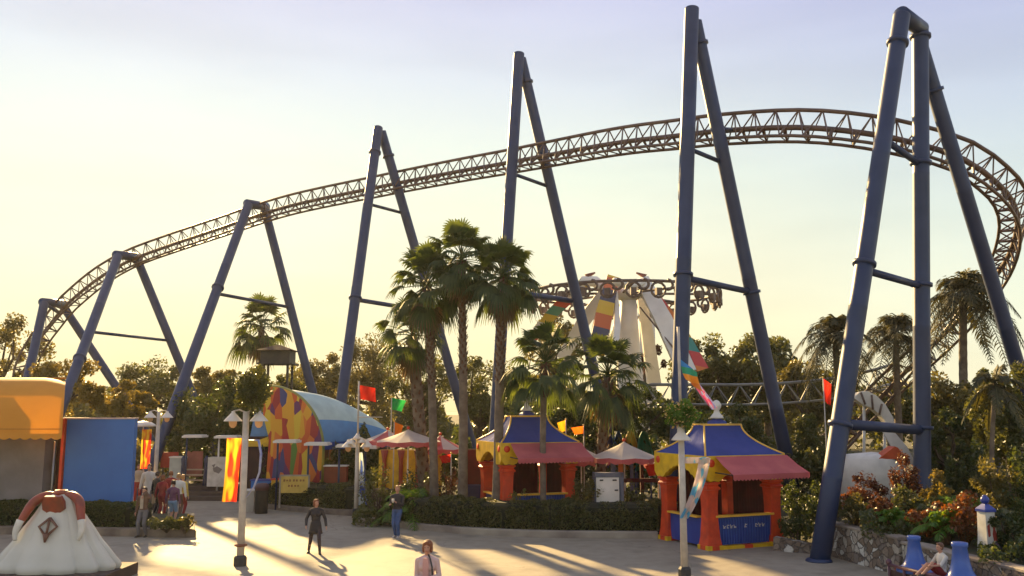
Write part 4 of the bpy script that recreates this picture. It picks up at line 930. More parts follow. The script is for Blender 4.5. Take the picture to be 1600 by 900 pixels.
b.tube([c0 + Vector((0, yz, 1.56)), c0 + Vector((0, yz - .15, 1.12))], .03, 6); b.tube([c0 + Vector((0, yz - .13, 1.2)), c0 + Vector((0, yz - .18, 1.0))], [.09, .02], 8); b.build('pendant', mat('pendant_brown', (.16, .07, .04), rough=.5), t)

#@@SECTION arch
# ------------------------------------------------------------------ mosaic arch pavilion
def mosaic_material():
    m = bpy.data.materials.new('mosaic_paint'); m.use_nodes = True; n = m.node_tree; b = n.nodes['Principled BSDF']; tcn = n.nodes.new('ShaderNodeTexCoord')
    mpn = n.nodes.new('ShaderNodeMapping'); mpn.inputs['Scale'].default_value = (1.9, 1.9, .62); mpn.inputs['Rotation'].default_value = (0, .12, 0); n.links.new(tcn.outputs['Object'], mpn.inputs[0])
    v = n.nodes.new('ShaderNodeTexVoronoi'); v.inputs['Scale'].default_value = 1.9; n.links.new(mpn.outputs[0], v.inputs[0]); s = n.nodes.new('ShaderNodeSeparateColor'); n.links.new(v.outputs['Color'], s.inputs[0])
    rp = n.nodes.new('ShaderNodeValToRGB'); rp.color_ramp.interpolation = 'CONSTANT'; setramp(rp, [(0, (.30, .02, .02)), (.13, (.65, .32, .02)), (.28, (.55, .10, .015)), (.43, (.12, .02, .10)), (.54, (.62, .42, .03)), (.66, (.10, .22, .03)), (.74, (.60, .16, .02)), (.86, (.38, .03, .02)), (.94, (.05, .05, .16))])
    n.links.new(s.outputs[0], rp.inputs[0]); n.links.new(rp.outputs[0], b.inputs['Base Color']); b.inputs['Roughness'].default_value = .5; return m
M_mosaic = mosaic_material()
Da = 40.0; pc = Vector((P(418, 700, Da).x, Da, 0)); zt = P(418, 604, Da).z
t = thing('arch_pavilion', 'pavilion with a mosaic painted arch front and a white and blue vault roof', 'pavilion', pc)
rzp = R(-8); ux = Vector((math.cos(rzp), math.sin(rzp), 0)); un = Vector((ux.y, -ux.x, 0))
Wd = (507 - 418) / F * Da; k = 20
outer = [(Wd * 1.0 * math.sin(pi / 2 * i / k), 2.35 + (zt - 2.35) * math.cos(pi / 2 * i / k)) for i in range(k + 1)]
outer = [(-.35, zt - .05)] + outer + [(Wd * .99, 0), (.0, 0), (.1, 2.9), (-.2, 3.9)]
b = MB(); b.prism(outer, pc, ux, (0, 0, 1), .25); ft_ = b.build('mosaic_front', M_mosaic, t)
b = MB(); b.tube([pc + ux * x + un * .02 + Vector((0, 0, z)) for x, z in outer[:k + 3]], .09, 8); b.build('arch_edge', mat('arch_edge_green_gold', (.45, .34, .05), (.06, .16, .05), rough=.45, scale=.7), ft_)
# roof shell behind: extruded profile running right and back, closing as a half dome
def vault(z_lo, z_hi, name, m, seed=0):
    b = MB(); vs = []; nk = 14; nj = 12
    far = 5.0
    for i in range(nk + 1):
        f = i / nk; s_ = far * f; shr = math.sqrt(max(0.0, 1 - (f * .93) ** 3.2)); 
        for j in range(nj + 1):
            z = z_lo + (z_hi - z_lo) * j / nj; zz = min(1, max(0, (z - 2.35) / (zt - .08 - 2.35))); y_ = math.sqrt(max(0, 1 - zz * zz))
            x = Wd * .93 * y_; hz = 2.35 + (z - 2.35) * (1 - .42 * f ** 2.4) if z > 2.35 else z
            vs.append(pc + Vector((x * (1 - .15 * f) + s_ * .60, .15 + s_ * .8 - x * .0, hz)))
    b.add(vs, [(i * (nj + 1) + j, (i + 1) * (nj + 1) + j, (i + 1) * (nj + 1) + j + 1, i * (nj + 1) + j + 1) for i in range(nk) for j in range(nj)], 0, True)
    e0 = nk * (nj + 1); cpt = pc + Vector((far * .60, .3 + far * .8, z_lo)); b.add([vs[e0 + j] for j in range(nj + 1)] + [Vector((pc.x + far * .6 - 1.2, cpt.y, vs[e0 + j].z)) for j in range(nj + 1)], [(j, j + 1, nj + 2 + j, nj + 1 + j) for j in range(nj)])
    b.build(name, m, t)
vault(3.75, zt - .08, 'vault_crown', mat('vault_white', (.46, .60, .56), (.36, .48, .46), rough=.6, scale=1.5)); vault(2.75, 3.75, 'vault_side', mat('vault_blue', (.09, .27, .52), (.08, .23, .46), rough=.6)); vault(2.4, 2.75, 'vault_skirt', mat('vault_deep_blue', (.02, .07, .32), rough=.5))
b = MB(); q = pc + Vector((0, .1, 0)); b.box(q + Vector((2.8, 3.4, 1.2)), (4.5, .15, 2.4)); b.box(q + Vector((1.4, 2.4, 1.2)), (.2, 2.0, 2.4)); b.build('back_wall', mat('dark_brown_wall', (.10, .07, .05), rough=.9), t)  # back wall in plain dark brown
b = MB(); b.box(pc + Vector((-.55, .3, 1.5)), (.9, .15, 3.0)); b.build('opening_shade_slab', M_dark, t)  # opening drawn as a solid slab, its shade painted dark
b = MB(); b.prism([(-.8, 2.9), (.05, 2.9), (-.15, 4.7), (-.6, 4.3)], pc + Vector((-.1, .35, 0)), (1, 0, 0), (0, 0, 1), .12); b.build('blue_wing', mat('vault_blue2', (.11, .25, .45), rough=.6), t)
b = MB(); b.prism([(-.95, 2.55), (.1, 2.55), (.1, 3.0), (-.3, 2.86), (-.95, 2.86)], pc + Vector((-.1, .2, 0)), (1, 0, 0), (0, 0, 1), .1); b.build('yellow_fascia', M_yel, t)
b = MB()
for x in (1.9, 2.7): b.box(pc + Vector((x, 1.2, 1.2)), (.3, .2, 2.4))
b.build('inner_post', mat('tan_board', (.28, .17, .09), rough=.8), t)

# platform, steps and booths at the left
c = XD(335, 42.5); 
simple('stepped_platform', 'dark stepped timber platform below the trees at the left', 'platform', [
 ('deck', mat('dark_timber', (.06, .045, .04), (.04, .03, .03), rough=.8, scale=3), lambda b: b.box((0, 1.2, .30), (5.2, 2.4, .60))),
 ('step', mat('dark_timber_step', (.09, .07, .06), rough=.8), lambda b: (b.box((0, -.2, .2), (5.4, .42, .40)), b.box((0, -.6, .1), (5.5, .42, .20))))], c)
c = XD(303, 42.9, .6)
simple('entry_gate', 'blue gate posts with pale wooden rungs on the platform', 'gate', [
 ('post', M_blue, lambda b: (b.lathe([(.16, 0), (.13, .3), (.10, 1.0), (.13, 1.25), (.05, 1.4)], (-.55, 0, 0), 10), b.lathe([(.16, 0), (.13, .3), (.10, 1.0), (.13, 1.25), (.05, 1.4)], (.55, 0, 0), 10))),
 ('rung', mat('pale_wood', (.5, .38, .26), rough=.7), lambda b: [b.box((0, 0, z), (1.0, .08, .06)) for z in (.25, .5, .75)]),
 ('red_board', mat('faded_red', (.35, .12, .09), rough=.7), lambda b: b.box((-.15, .4, 1.0), (.75, .06, 1.2)))], c)
c = XD(341, 42.6, .6)
simple('painted_box', 'grimy white box with grey smears on the platform', 'box', [
 ('body', M_whitedirty, lambda b: b.box((0, 0, .68), (.9, .6, 1.36))), ('smear', mat('grey_smear', (.22, .2, .18), rough=.7), lambda b: (b.prism([(-.2, .1), (.0, .2), (.25, .05), (.1, -.15), (-.15, -.05)], (0, -.305, .75), (1, 0, 0), (0, 0, 1), .012), b.prism([(-.05, 0), (.12, .05), (.05, -.15)], (-.2, -.305, 1.0), (1, 0, 0), (0, 0, 1), .012)))], c)
c = XD(279, 43.4, .6)
simple('painted_box', 'pale green white box at the left end of the platform', 'box', [('body', mat('pale_green_white', (.42, .48, .44), rough=.6), lambda b: b.box((0, 0, .65), (.8, .5, 1.3))), ('lid', M_white, lambda b: b.box((0, 0, 1.32), (.86, .56, .06)))], c)
c = XD(262, 44, 0)
simple('notice_board', 'red notice board behind the group of visitors', 'sign', [('board', mat('red_board', (.40, .05, .03), rough=.6), lambda b: b.box((0, 0, 1.75), (.85, .06, .75))), ('post', M_black, lambda b: (b.box((-.3, .02, .7), (.07, .07, 1.4)), b.box((.3, .02, .7), (.07, .07, 1.4))))], c)
def flat_canopy(label, px, py, D, w, lean_white=False):
    a = P(px, py, D); b = MB(); t = thing('flat_canopy', label, 'canopy', (a.x, a.y, 0), 'thin flat canopies on poles')
    b.box(a, (w, .9, .09)); b.box(a + Vector((0, 0, .06)), (w * .9, .75, .05)); b.build('canopy_top', M_white, t); MB().tube([(a.x - w * .4, a.y, 0), (a.x - w * .4, a.y, a.z)], .045, 8).build('pole', M_white if lean_white else M_blue, t)
flat_canopy('thin white canopy on a blue pole above the gate', 305, 682, 42.5, .95); flat_canopy('thin white canopy on a white pole above the grimy box', 357, 683, 42.5, 1.1, True)
for lab, px, py, D, w in (('thin white canopy against the mosaic arch, left one', 449, 690, 38, 1.0), ('thin white canopy against the right foot of the mosaic arch', 497, 694, 38, 1.0), ('thin white canopy just left of the white banner', 543, 697, 38, .85), ('thin white canopy just right of the white banner', 580, 699, 38, .6)): flat_canopy(lab, px, py, D, w)
def trestle(name, label, cat, px, D, w, h, m, z=0, extra=None):
    c = XD(px, D, z); t = thing(name, label, cat, c); MB().box(c + Vector((0, 0, h / 2)), (w, .5, h)).build('body', m, t); MB().box(c + Vector((0, 0, h + .025)), (w + .08, .58, .05)).build('lid', M_white if extra is None else extra, t); return t
trestle('counter', 'blue counter left of the yellow sign', 'counter', 413, 39, 1.1, 1.15, M_panelb, 0, M_bluep)
trestle('counter', 'counter painted yellow and standing beside the blue counter', 'counter', 432, 38.7, .4, 1.2, M_yel, 0, M_red)
trestle('ticket_box', 'pale box between the lamp post and the litter bin', 'box', 391, 37.5, .42, .85, mat('beige_box', (.46, .42, .34), rough=.6))
trestle('menu_panel', 'brown red panel beneath the vault roof', 'panel', 524, 39, .95, 1.45, mat('rust_panel', (.30, .07, .03), (.2, .05, .02), rough=.7, scale=3), .3)
c = XD(408, 36.8)
simple('litter_bin', 'dark litter bin at the left end of the shorter hedge', 'bin', [('bin_body', M_black, lambda b: b.lathe([(.26, 0), (.27, .9), (.29, .92)], (0, 0, 0), 12)), ('bin_hood', mat('dark_maroon', (.08, .03, .03), rough=.5), lambda b: b.lathe([(.30, .93), (.30, 1.1), (.2, 1.2), (0, 1.22)], (0, 0, 0), 12))], c)
c = XD(459, 37.3, .16)
def sq(b):
    rr = random.Random(2)
    for row, (z, xs) in enumerate(((1.12, [-.42, -.30, -.18, -.02, .10, .26, .38]), (.90, [-.22, -.1, .04, .16]))):
        for x in xs: b.box((x, -.048, z), (.075, .006, .10 * rr.uniform(.6, 1)), rot=Matrix.Rotation(rr.uniform(-.3, .3), 3, 'Y')); 
simple('sign_board', 'yellow sign board with two faint lines of brown lettering', 'sign', [('board', mat('sign_yellow', (.62, .42, .08), rough=.6), lambda b: b.box((0, 0, .95), (1.12, .07, .68))), ('frame', mat('sign_frame', (.35, .30, .24), rough=.6), lambda b: (b.box((0, -.0, 1.32), (1.22, .09, .06)), b.box((-.60, 0, .67), (.06, .09, 1.34)), b.box((.60, 0, .67), (.06, .09, 1.34)))), ('lettering', mat('sign_brown', (.28, .12, .03), rough=.7), sq)], c)

#@@SECTION ride
# ------------------------------------------------------------------ white ride
Dr = 54.0; hub = P(972, 452, Dr); base = Vector((P(984, 600, Dr).x, Dr, 0))
t = thing('spinning_ride', 'white spinning ride with striped booms and a ring of curled seats', 'fairground ride', base)
M_rw = mat('ride_white', (.80, .77, .68), (.68, .65, .56), rough=.55, scale=.8, bump=.1)
top = Vector((base.x, Dr, P(984, 462, Dr).z))
b = MB(); b.lathe([(1.1, 0), (.85, top.z * .5), (.62, top.z * .8), (.48, top.z)], base, 20); b.build('mast', M_rw, t)
b = MB(); b.lathe([(.5, top.z - .3), (.8, top.z - .1), (.8, top.z + .25), (.4, top.z + .5)], base, 16); b.build('hub', M_rw, t)
def stripes(cols, name, sc=1.0):
    m = bpy.data.materials.new(name); m.use_nodes = True; n = m.node_tree; bb = n.nodes['Principled BSDF']; tcn = n.nodes.new('ShaderNodeTexCoord'); s = n.nodes.new('ShaderNodeSeparateXYZ'); n.links.new(tcn.outputs['Object'], s.inputs[0])
    a = n.nodes.new('ShaderNodeMath'); a.operation = 'MULTIPLY_ADD'; a.inputs[1].default_value = .25; n.links.new(s.outputs[0], a.inputs[0]); n.links.new(s.outputs[2], a.inputs[2])
    w = n.nodes.new('ShaderNodeMath'); w.operation = 'MULTIPLY'; w.inputs[1].default_value = sc; n.links.new(a.outputs[0], w.inputs[0]); fr_ = n.nodes.new('ShaderNodeMath'); fr_.operation = 'FRACT'; n.links.new(w.outputs[0], fr_.inputs[0])
    rp = n.nodes.new('ShaderNodeValToRGB'); rp.color_ramp.interpolation = 'CONSTANT'; setramp(rp, [(i / len(cols), c) for i, c in enumerate(cols)]); n.links.new(fr_.outputs[0], rp.inputs[0]); n.links.new(rp.outputs[0], bb.inputs['Base Color']); bb.inputs['Roughness'].default_value = .5; return m
M_str1 = stripes([(.55, .13, .03), (.65, .42, .03), (.06, .06, .09)], 'orange_stripes', .36)
M_str2 = stripes([(.55, .08, .03), (.66, .60, .5), (.60, .40, .04), (.10, .28, .16)], 'red_stripes', .42)
M_str3 = stripes([(.62, .18, .03), (.55, .06, .05), (.05, .25, .20), (.60, .40, .05)], 'side_stripes', .3)
def boom(p0, p1, w0, w1, D1, name_m, edge, D0=Dr, th=.5):
    a = P(*p0, D0); e = P(*p1, D1); d = (e - a).normalized(); s = d.cross(Vector((0, 1, 0))).normalized(); up = s.cross(d)
    def sect(p, w): return [p + s * w / 2 + up * th / 2, p - s * w / 2 + up * th / 2, p - s * w / 2 - up * th / 2, p + s * w / 2 - up * th / 2]
    b = MB(); mid = a.lerp(e, .5) + Vector((0, 0, .25)); vs = sect(a, w0) + sect(mid, (w0 + w1) * .55) + sect(e, w1)
    fs = [(0, 1, 2, 3), (11, 10, 9, 8)] + [(r * 4 + i, r * 4 + 4 + i, r * 4 + 4 + (i + 1) % 4, r * 4 + (i + 1) % 4) for r in range(2) for i in range(4)]
    b.add(vs, fs); bm = b.build('boom', name_m, t)
    if edge is not None:
        b = MB(); o = Vector((0, -.02, 0)); side = s * (-1 if s.x > 0 else 1)
        # painted board fixed along one side of the boom
        s2 = s if s.x > 0 else -s; q = [a.lerp(e, .15) + s2 * w0 * .42, a.lerp(e, .6) + s2 * (w0 + w1) * .36, e + s2 * w1 * .5]; q2 = [x + s2 * (.12 + .28 * i) for i, x in enumerate(q)]
        b.add([x - Vector((0, th / 2 + .04, 0)) for x in q + q2] + [x + Vector((0, th / 2 + .04, 0)) for x in q + q2], [(0, 1, 4, 3), (1, 2, 5, 4), (9, 10, 7, 6), (10, 11, 8, 7), (3, 4, 10, 9), (4, 5, 11, 10), (0, 3, 9, 6), (2, 8, 11, 5), (0, 6, 7, 1), (1, 7, 8, 2)]); b.build('side_board', edge, bm)
boom((1003, 438), (1075, 585), .85, 1.0, 50, M_rw, M_str3)
boom((957, 436), (932, 550), .75, 1.0, 49, M_str1, M_rw)
boom((947, 455), (878, 560), .8, .7, 56, M_rw, None)
boom((915, 440), (818, 545), .7, .6, 56, M_str2, None)
boom((1000, 452), (1022, 600), .5, .9, 60, M_rw, None, D0=57)
b = MB()
def curve(pts, r): b.tube([P(x, y, d) for x, y, d in pts], r, 10)
curve([(905, 452, 54), (912, 439, 54), (930, 440, 54), (945, 452, 54), (975, 460, 54), (1000, 450, 54), (1008, 438, 54)], .35); curve([(1008, 438, 54), (985, 446, 52), (960, 440, 51)], .25); b.build('yoke', M_rw, t)
M_curl = mat('wrought_brown', (.11, .075, .06), (.17, .12, .09), rough=.6)
zr = P(972, 466, Dr).z; ring = Vector((hub.x, Dr, zr)); Rr_ = 5.9
b = MB(); b.tube([ring + Vector((Rr_ * math.cos(a), Rr_ * math.sin(a), .25)) for a in np.linspace(0, 2 * pi, 49)[:-1]], .09, 6, closed=True); 
for i in range(8): a = pi / 4 * i; b.tube([ring + Vector((.5 * math.cos(a), .5 * math.sin(a), .3)), ring + Vector((Rr_ * math.cos(a), Rr_ * math.sin(a), .25))], .08, 6)
b.build('seat_ring', M_curl, t)
for i in range(26):
    a = 2 * pi * i / 26 + .1; c = ring + Vector((Rr_ * math.cos(a), Rr_ * math.sin(a), -.25)); tg = Vector((-math.sin(a), math.cos(a), 0)); b = MB(); r = .42
    b.tube([c + tg * r * math.cos(q) + Vector((0, 0, r * math.sin(q))) for q in np.linspace(0, 2 * pi, 13)[:-1]], .075, 5, closed=True)
    b.tube([c + tg * (.55 + .3 * math.cos(q)) + Vector((0, 0, .3 + .28 * math.sin(q))) for q in np.linspace(-2.6, 1.6, 9)], .09, 5); b.box(c + Vector((0, 0, -.1)), (.32, .32, .4), rz=a); b.build('curled_seat', M_curl, t)
for s in (-1, 1): b = MB(); b.tube([P(962 + s * 38, 437, Dr), P(962 + s * 45, 431, Dr), P(962 + s * 32, 426, Dr)], [.14, .2, .05], 7); b.build('head_figure', mat('russet_paint', (.22, .08, .05), rough=.6), t)
# cables
b = MB(); b.tube([P(1000, 480, 53), P(1066, 560, 50)], .05, 5); b.tube([P(1020, 470, 54), P(1066, 530, 51)], .03, 5); b.build('cable', M_curl, t)
# lookout hut under the far palm
c = XD(428, 58); zz = P(428, 570, 58).z
simple('lookout_hut', 'small dark hut on posts below the far palm', 'hut', [('cabin', M_black, lambda b: (b.box((0, 0, zz + .45), (1.9, 1.6, .9)), b.box((0, 0, zz + .05), (2.3, 2, .1)))), ('post', M_black, lambda b: [b.box((x, y, zz / 2), (.14, .14, zz)) for x in (-.8, .8) for y in (-.6, .6)]), ('roof', M_dark, lambda b: b.lathe([(1.7, zz + .9), (.2, zz + 1.3)], (0, 0, 0), 4, 0, False, rz=pi / 4))], c)
# white building block behind the ride
c = XD(1014, 72); h = P(1014, 497, 72).z
simple('white_tower', 'pale square tower fading behind the ride mast', 'tower', [('wall', M_rw, lambda b: b.box((0, 0, h / 2), (1.25, 1.25, h))), ('cap', M_white, lambda b: b.box((0, 0, h + .08), (1.4, 1.4, .16)))], c)
# right side: tent, slide
c = XD(1368, 34, 0); b = MB()
t = thing('white_tent', 'low white tent with an orange gable right of the leaning blue leg', 'tent', c)
zt_ = P(1368, 706, 34).z; b.lathe([(1.3, 0), (1.25, zt_ * .7), (1.2, zt_ * .9), (1.0, zt_ * .96), (0, zt_)], c, 20, sy=.8); b.build('tent_body', M_white, t)
gt = P(1388, 686, 33.6); b = MB(); b.prism([(-.62, 0), (.45, 0), (.12, .42), (.02, .46)], Vector((gt.x, 33.4, zt_ - .22)), (1, 0, 0), (0, 0, 1), .6); b.build('orange_gable', mat('orange_canvas', (.62, .10, .03), rough=.7), t)
b = MB(); b.prism([(-.25, .55), (.1, .6), (.75, -.2), (1.1, -.95), (.45, -.75)], P(1386, 690, 34.6), (1, 0, 0), (0, 0, 1), .1); b.build('white_sail', M_white, t)
t = thing('ride_wing', 'white curved fan shaped ride arm behind the legs of the near support', 'ride arm', XD(1362, 41))
poly = [(1331, 622), (1340, 613), (1352, 611), (1366, 618), (1380, 632), (1392, 652), (1398, 676), (1386, 668), (1374, 650), (1360, 638), (1345, 632)]
q0 = P(1362, 641, 41); b = MB(); b.prism([((P(x, y, 41) - q0).x, (P(x, y, 41) - q0).z) for x, y in poly], q0, (1, 0, 0), (0, 0, 1), .5); wg = b.build('wing_panel', M_white, t)
for (xa_, ya_, xb_, yb_) in ((1345, 613, 1352, 632), (1362, 617, 1364, 640), (1378, 631, 1374, 648)):
    MB().tube([P(xa_, ya_, 40.6), P(xb_, yb_, 40.6)], .05, 6).build('dark_rib', M_curl, wg)
for x_, y_ in ((1350, 630), (1382, 660)): MB().tube([P(x_, y_, 41), XD(x_, 41)], .07, 8).build('support_post', M_white, t)
for px, D, lean, w_ in ((1540, 30.5, 1.2, .22), (1590, 29, 2.0, .2)):
    q = XD(px, D, .78); t = thing('blue_strut', 'slanting blue strut in the shade, ' + ('left one by the thin trunk' if px == 1540 else 'right one near the picture edge'), 'strut', q, 'slanting blue struts behind the raised bed')
    MB().tube([q, q + Vector((lean, .5, 3.0))], w_ * .6, 12).build('tube', M_blue, t); MB().lathe([(.25, 0), (.25, .06), (.15, .1)], q, 12).build('footing', M_blue, t)

#@@SECTION lamps
# ------------------------------------------------------------------ lamp posts with banners
M_post = mat('cream_post_paint', (.56, .50, .42), (.44, .39, .33), rough=.5, scale=5, bump=.1)
M_shade = mat('enamel_shade', (.72, .66, .56), (.62, .56, .48), rough=.4)
M_glass = mat('lamp_glass', (.75, .60, .40), rough=.3, trans=.5, thin=(1.2, 1, .7))
def flame_material(name, c1, c2, c3, sc=1.6):
    m = bpy.data.materials.new(name); m.use_nodes = True; n = m.node_tree; b = n.nodes['Principled BSDF']; o = n.nodes['Material Output']; tcn = n.nodes.new('ShaderNodeTexCoord'); mpn = n.nodes.new('ShaderNodeMapping'); mpn.inputs['Scale'].default_value = (2.6, 2.6, .8); mpn.inputs['Rotation'].default_value = (0, .35, 0)
    n.links.new(tcn.outputs['Object'], mpn.inputs[0]); z = n.nodes.new('ShaderNodeTexNoise'); z.inputs['Scale'].default_value = sc; z.inputs['Detail'].default_value = 1.5; n.links.new(mpn.outputs[0], z.inputs[0])
    rp = n.nodes.new('ShaderNodeValToRGB'); setramp(rp, [(.47, c1), (.50, c2), (.58, c3)]); n.links.new(z.outputs[0], rp.inputs[0]); n.links.new(rp.outputs[0], b.inputs['Base Color']); b.inputs['Roughness'].default_value = .8
    t_ = n.nodes.new('ShaderNodeBsdfTranslucent'); n.links.new(rp.outputs[0], t_.inputs[0]); ms = n.nodes.new('ShaderNodeMixShader'); ms.inputs[0].default_value = .55; n.links.new(b.outputs[0], ms.inputs[1]); n.links.new(t_.outputs[0], ms.inputs[2]); n.links.new(ms.outputs[0], o.inputs[0]); return m
M_flame = flame_material('flame_banner', (.80, .05, .02), (.85, .22, .02), (.95, .55, .03))
def cloth_sheet(name, corner_top, vec_w, vec_h, m, parent=None, nu=10, nv=18, fold=.05, phase=0, taper=0, swing=(0, 0, 0), **tags):
    b = MB(); vs = []; a = Vector(corner_top); w = Vector(vec_w); h = Vector(vec_h); nrm = w.cross(h).normalized(); sw = Vector(swing)
    for j in range(nv + 1):
        v = j / nv
        for i in range(nu + 1):
            u = i / nu; vs.append(a + w * (u * (1 - taper * v)) + h * v + nrm * fold * math.sin(u * 9 + v * 3 + phase) * (.3 + v) + sw * v * v)
    b.add(vs, [(j * (nu + 1) + i, (j + 1) * (nu + 1) + i, (j + 1) * (nu + 1) + i + 1, j * (nu + 1) + i + 1) for j in range(nv) for i in range(nu)], 0, True)
    return b.build(name, m, parent, org=None if parent else a, **tags)
def lamp_post(label, base, hgt, r, arms=True, top_pole=0, ball=None, shade_z=None, ring=False):
    t = thing('lamp_post', label, 'lamp post', base, 'cream lamp posts'); base = Vector(base); b = MB()
    b.tube([base, base + Vector((0, 0, hgt * .5)), base + Vector((0, 0, hgt))], [r * 1.1, r, r * .9], 12)
    if top_pole: b.tube([base + Vector((0, 0, hgt)), base + Vector((0, 0, hgt + top_pole))], r * .45, 8)
    b.build('pole', M_post, t); b = MB(); b.lathe([(r * 1.9, 0), (r * 1.9, .22), (r * 1.5, .27), (r * 1.3, .28)], base, 8, 0, False); b.build('foot', M_black, t)
    if ring: b = MB(); b.lathe([(r * 1.0, .50), (r * 1.9, .53), (r * 1.9, .56), (r, .59)], base, 10); b.build('collar_ring', mat('rust', (.25, .1, .05), rough=.8), t)
    sz = shade_z or hgt - .15
    for s in (-1, 1):
        if not arms: break
        c = base + Vector((s * .36, 0, sz)); b = MB(); b.tube([base + Vector((0, 0, sz + .12)), base + Vector((s * .2, 0, sz + .2)), c + Vector((0, 0, .16))], .022, 6); ar = b.build('lamp_arm', M_post, t)
        b = MB(); b.lathe([(.26, -.12), (.24, -.09), (.10, .06), (.05, .12), (.05, .16)], c, 14); b.build('shade', M_shade, ar); b = MB(); b.lathe([(.04, -.30), (.10, -.24), (.12, -.12), (.10, -.05)], c, 10); b.build('lantern', M_glass, ar)
    return t
lp = G(375, 884)
A1 = lamp_post('near lamp post with two shades and a leafy top, a flame banner on it', lp, 4.15, .095, ring=True)
def leafball(label, c, r, n, seed, flowers=False):
    rng = np.random.default_rng(seed); d = rng.normal(size=(n, 3)); d /= np.linalg.norm(d, axis=1)[:, None]; rr = rng.random(n) ** .4 * (1 + .25 * np.sin(5 * d[:, 0] + 3) * np.cos(4 * d[:, 2])); pts = np.array(c) + d * rr[:, None] * np.array(r)
    t = thing('hanging_basket', label, 'hanging basket', c, 'baskets on the lamp posts'); leaf_mesh('foliage', pts, .10, L_mid if not flowers else L_lime, parent=t, rng=rng); b = MB(); b.lathe([(.05, -.12), (.18, -.1), (.24, .08)], Vector(c) - Vector((0, 0, r[2] * .4)), 10); b.build('basket', M_bark, t)
    if flowers: leaf_mesh('flowers', np.array(c) + d[:160] * np.array(r) * rng.uniform(.8, 1.05, 160)[:, None], .09, leafm('pale_flowers', (.62, .50, .22), (.45, .32, .18)), parent=t, rng=rng)
leafball('big bushy basket topping the near left lamp post', lp + Vector((.12, 0, 4.75)), (.5, .45, .62), 3200, 1)
cloth_sheet('banner', lp + Vector((-.50, -.02, 3.42)), (.40, 0, 0), (-.02, 0, -1.62), M_flame, swing=(-.05, 0, -.1), taper=-.05, label='red and yellow flame banner on the near left lamp post', cat='banner', group='flame banners')
M_rib = mat('silver_blue_ribbon', (.55, .55, .60), (.08, .12, .45), rough=.4, scale=2.5)
b = MB(); b.tube([lp + Vector(v) for v in ((.1, 0, 3.36), (.38, -.02, 3.36), (.46, -.02, 3.0), (.44, -.02, 2.5), (.30, -.02, 2.1), (.08, 0, 1.8))], [.03, .07, .07, .06, .05, .03], 8, flat=.4); b.build('ribbon', M_rib, org=lp + Vector((.1, 0, 3.3)), label='silver and blue ribbon looped on the near left lamp post', cat='ribbon')
lp2 = G(1070, 903)
A2 = lamp_post('lamp post in front of the right kiosk with a flower ball and thin flagpole', lp2, 4.0, .085, arms=False, top_pole=2.35)
b = MB(); b.lathe([(.26, 3.42), (.24, 3.46), (.10, 3.62), (.09, 3.78)], lp2, 14); b.build('shade', M_shade, A2)
leafball('round flower ball on the lamp post before the right kiosk', lp2 + Vector((0, 0, 4.08)), (.42, .42, .36), 1900, 2, True)
M_rain = stripes([(.60, .10, .25), (.05, .12, .50), (.75, .20, .02), (.85, .30, .02), (.02, .30, .16), (.03, .22, .55)], 'rainbow_cloth', .95)
cloth_sheet('flag', lp2 + Vector((.04, 0, 5.5)), (.42, 0, -.34), (.0, 0, -.52), M_rain, fold=.08, swing=(.12, 0, 0), label='rainbow striped flag on the pole above the flower ball', cat='flag')
M_past = flame_material('pastel_cloth', (.12, .40, .60), (.60, .50, .40), (.70, .55, .50), 2.2)
cloth_sheet('streamer', lp2 + Vector((.35, .3, 4.95)), (.14, 0, .05), (.55, .1, -.75), flame_material('pink_cloth', (.60, .10, .25), (.50, .40, .50), (.30, .30, .6), 3), fold=.05, label='thin pink streamer trailing from the rainbow flag', cat='streamer')
cloth_sheet('banner', lp2 + Vector((.42, -.1, 2.98)), (.30, 0, 0), (-.18, 0, -1.5), M_past, fold=.06, swing=(-.35, 0, 0), taper=.3, label='pastel blue banner draped beside the right kiosk pillar', cat='banner')
cloth_sheet('valance_cloth', lp2 + Vector((.06, -.05, 3.0)), (.62, 0, 0), (0, 0, -.16), M_past, fold=.02, nv=4, label='short pale blue cloth strung from the lamp post to the kiosk corner', cat='cloth')
b4 = XD(556, 34.6, .16)
A4 = lamp_post('lamp post by the vault roof with a white shade cluster and red flag', b4, 3.1, .08, top_pole=2.05, shade_z=2.72)
MB().tube([b4 + Vector((0, 0, 3.75)), b4 + Vector((.95, 0, 3.75))], .02, 6).build('cross_bar', M_post, A4)
b = MB(); [b.lathe([(.16, 0), (.14, .05), (.05, .15), (.03, .2)], b4 + Vector((x, -.15, 2.62 + z)), 10) for x, z in ((-.2, .1), (.18, .15), (0, .3))]; b.build('small_shade', M_shade, A4)
M_redc = cloth('red_cloth', (.72, .04, .02), (.60, .03, .02), .5)
cloth_sheet('flag', b4 + Vector((.02, 0, 5.0)), (.62, 0, -.12), (.05, 0, -.55), M_redc, fold=.07, label='small red flag above the vault roof', cat='flag', group='red flags')
cloth_sheet('banner', b4 + Vector((.08, 0, 2.4)), (.12, 0, 0), (.0, 0, -2.0), flame_material('ice_blue_cloth', (.06, .12, .45), (.45, .55, .58), (.62, .66, .62), 2), fold=.05, taper=-2.2, label='narrow white and blue banner hanging on the lamp post by the shorter hedge', cat='banner')
b3 = XD(240, 38)
lamp_post('far lamp post behind the group of visitors', b3, P(240, 643, 38).z, .085)
cloth_sheet('banner', P(222, 671, 38), (.42, 0, 0), (0, 0, -1.65), M_flame, swing=(0, 0, 0), fold=.03, label='flame banner on the far lamp post behind the visitors', cat='banner', group='flame banners')
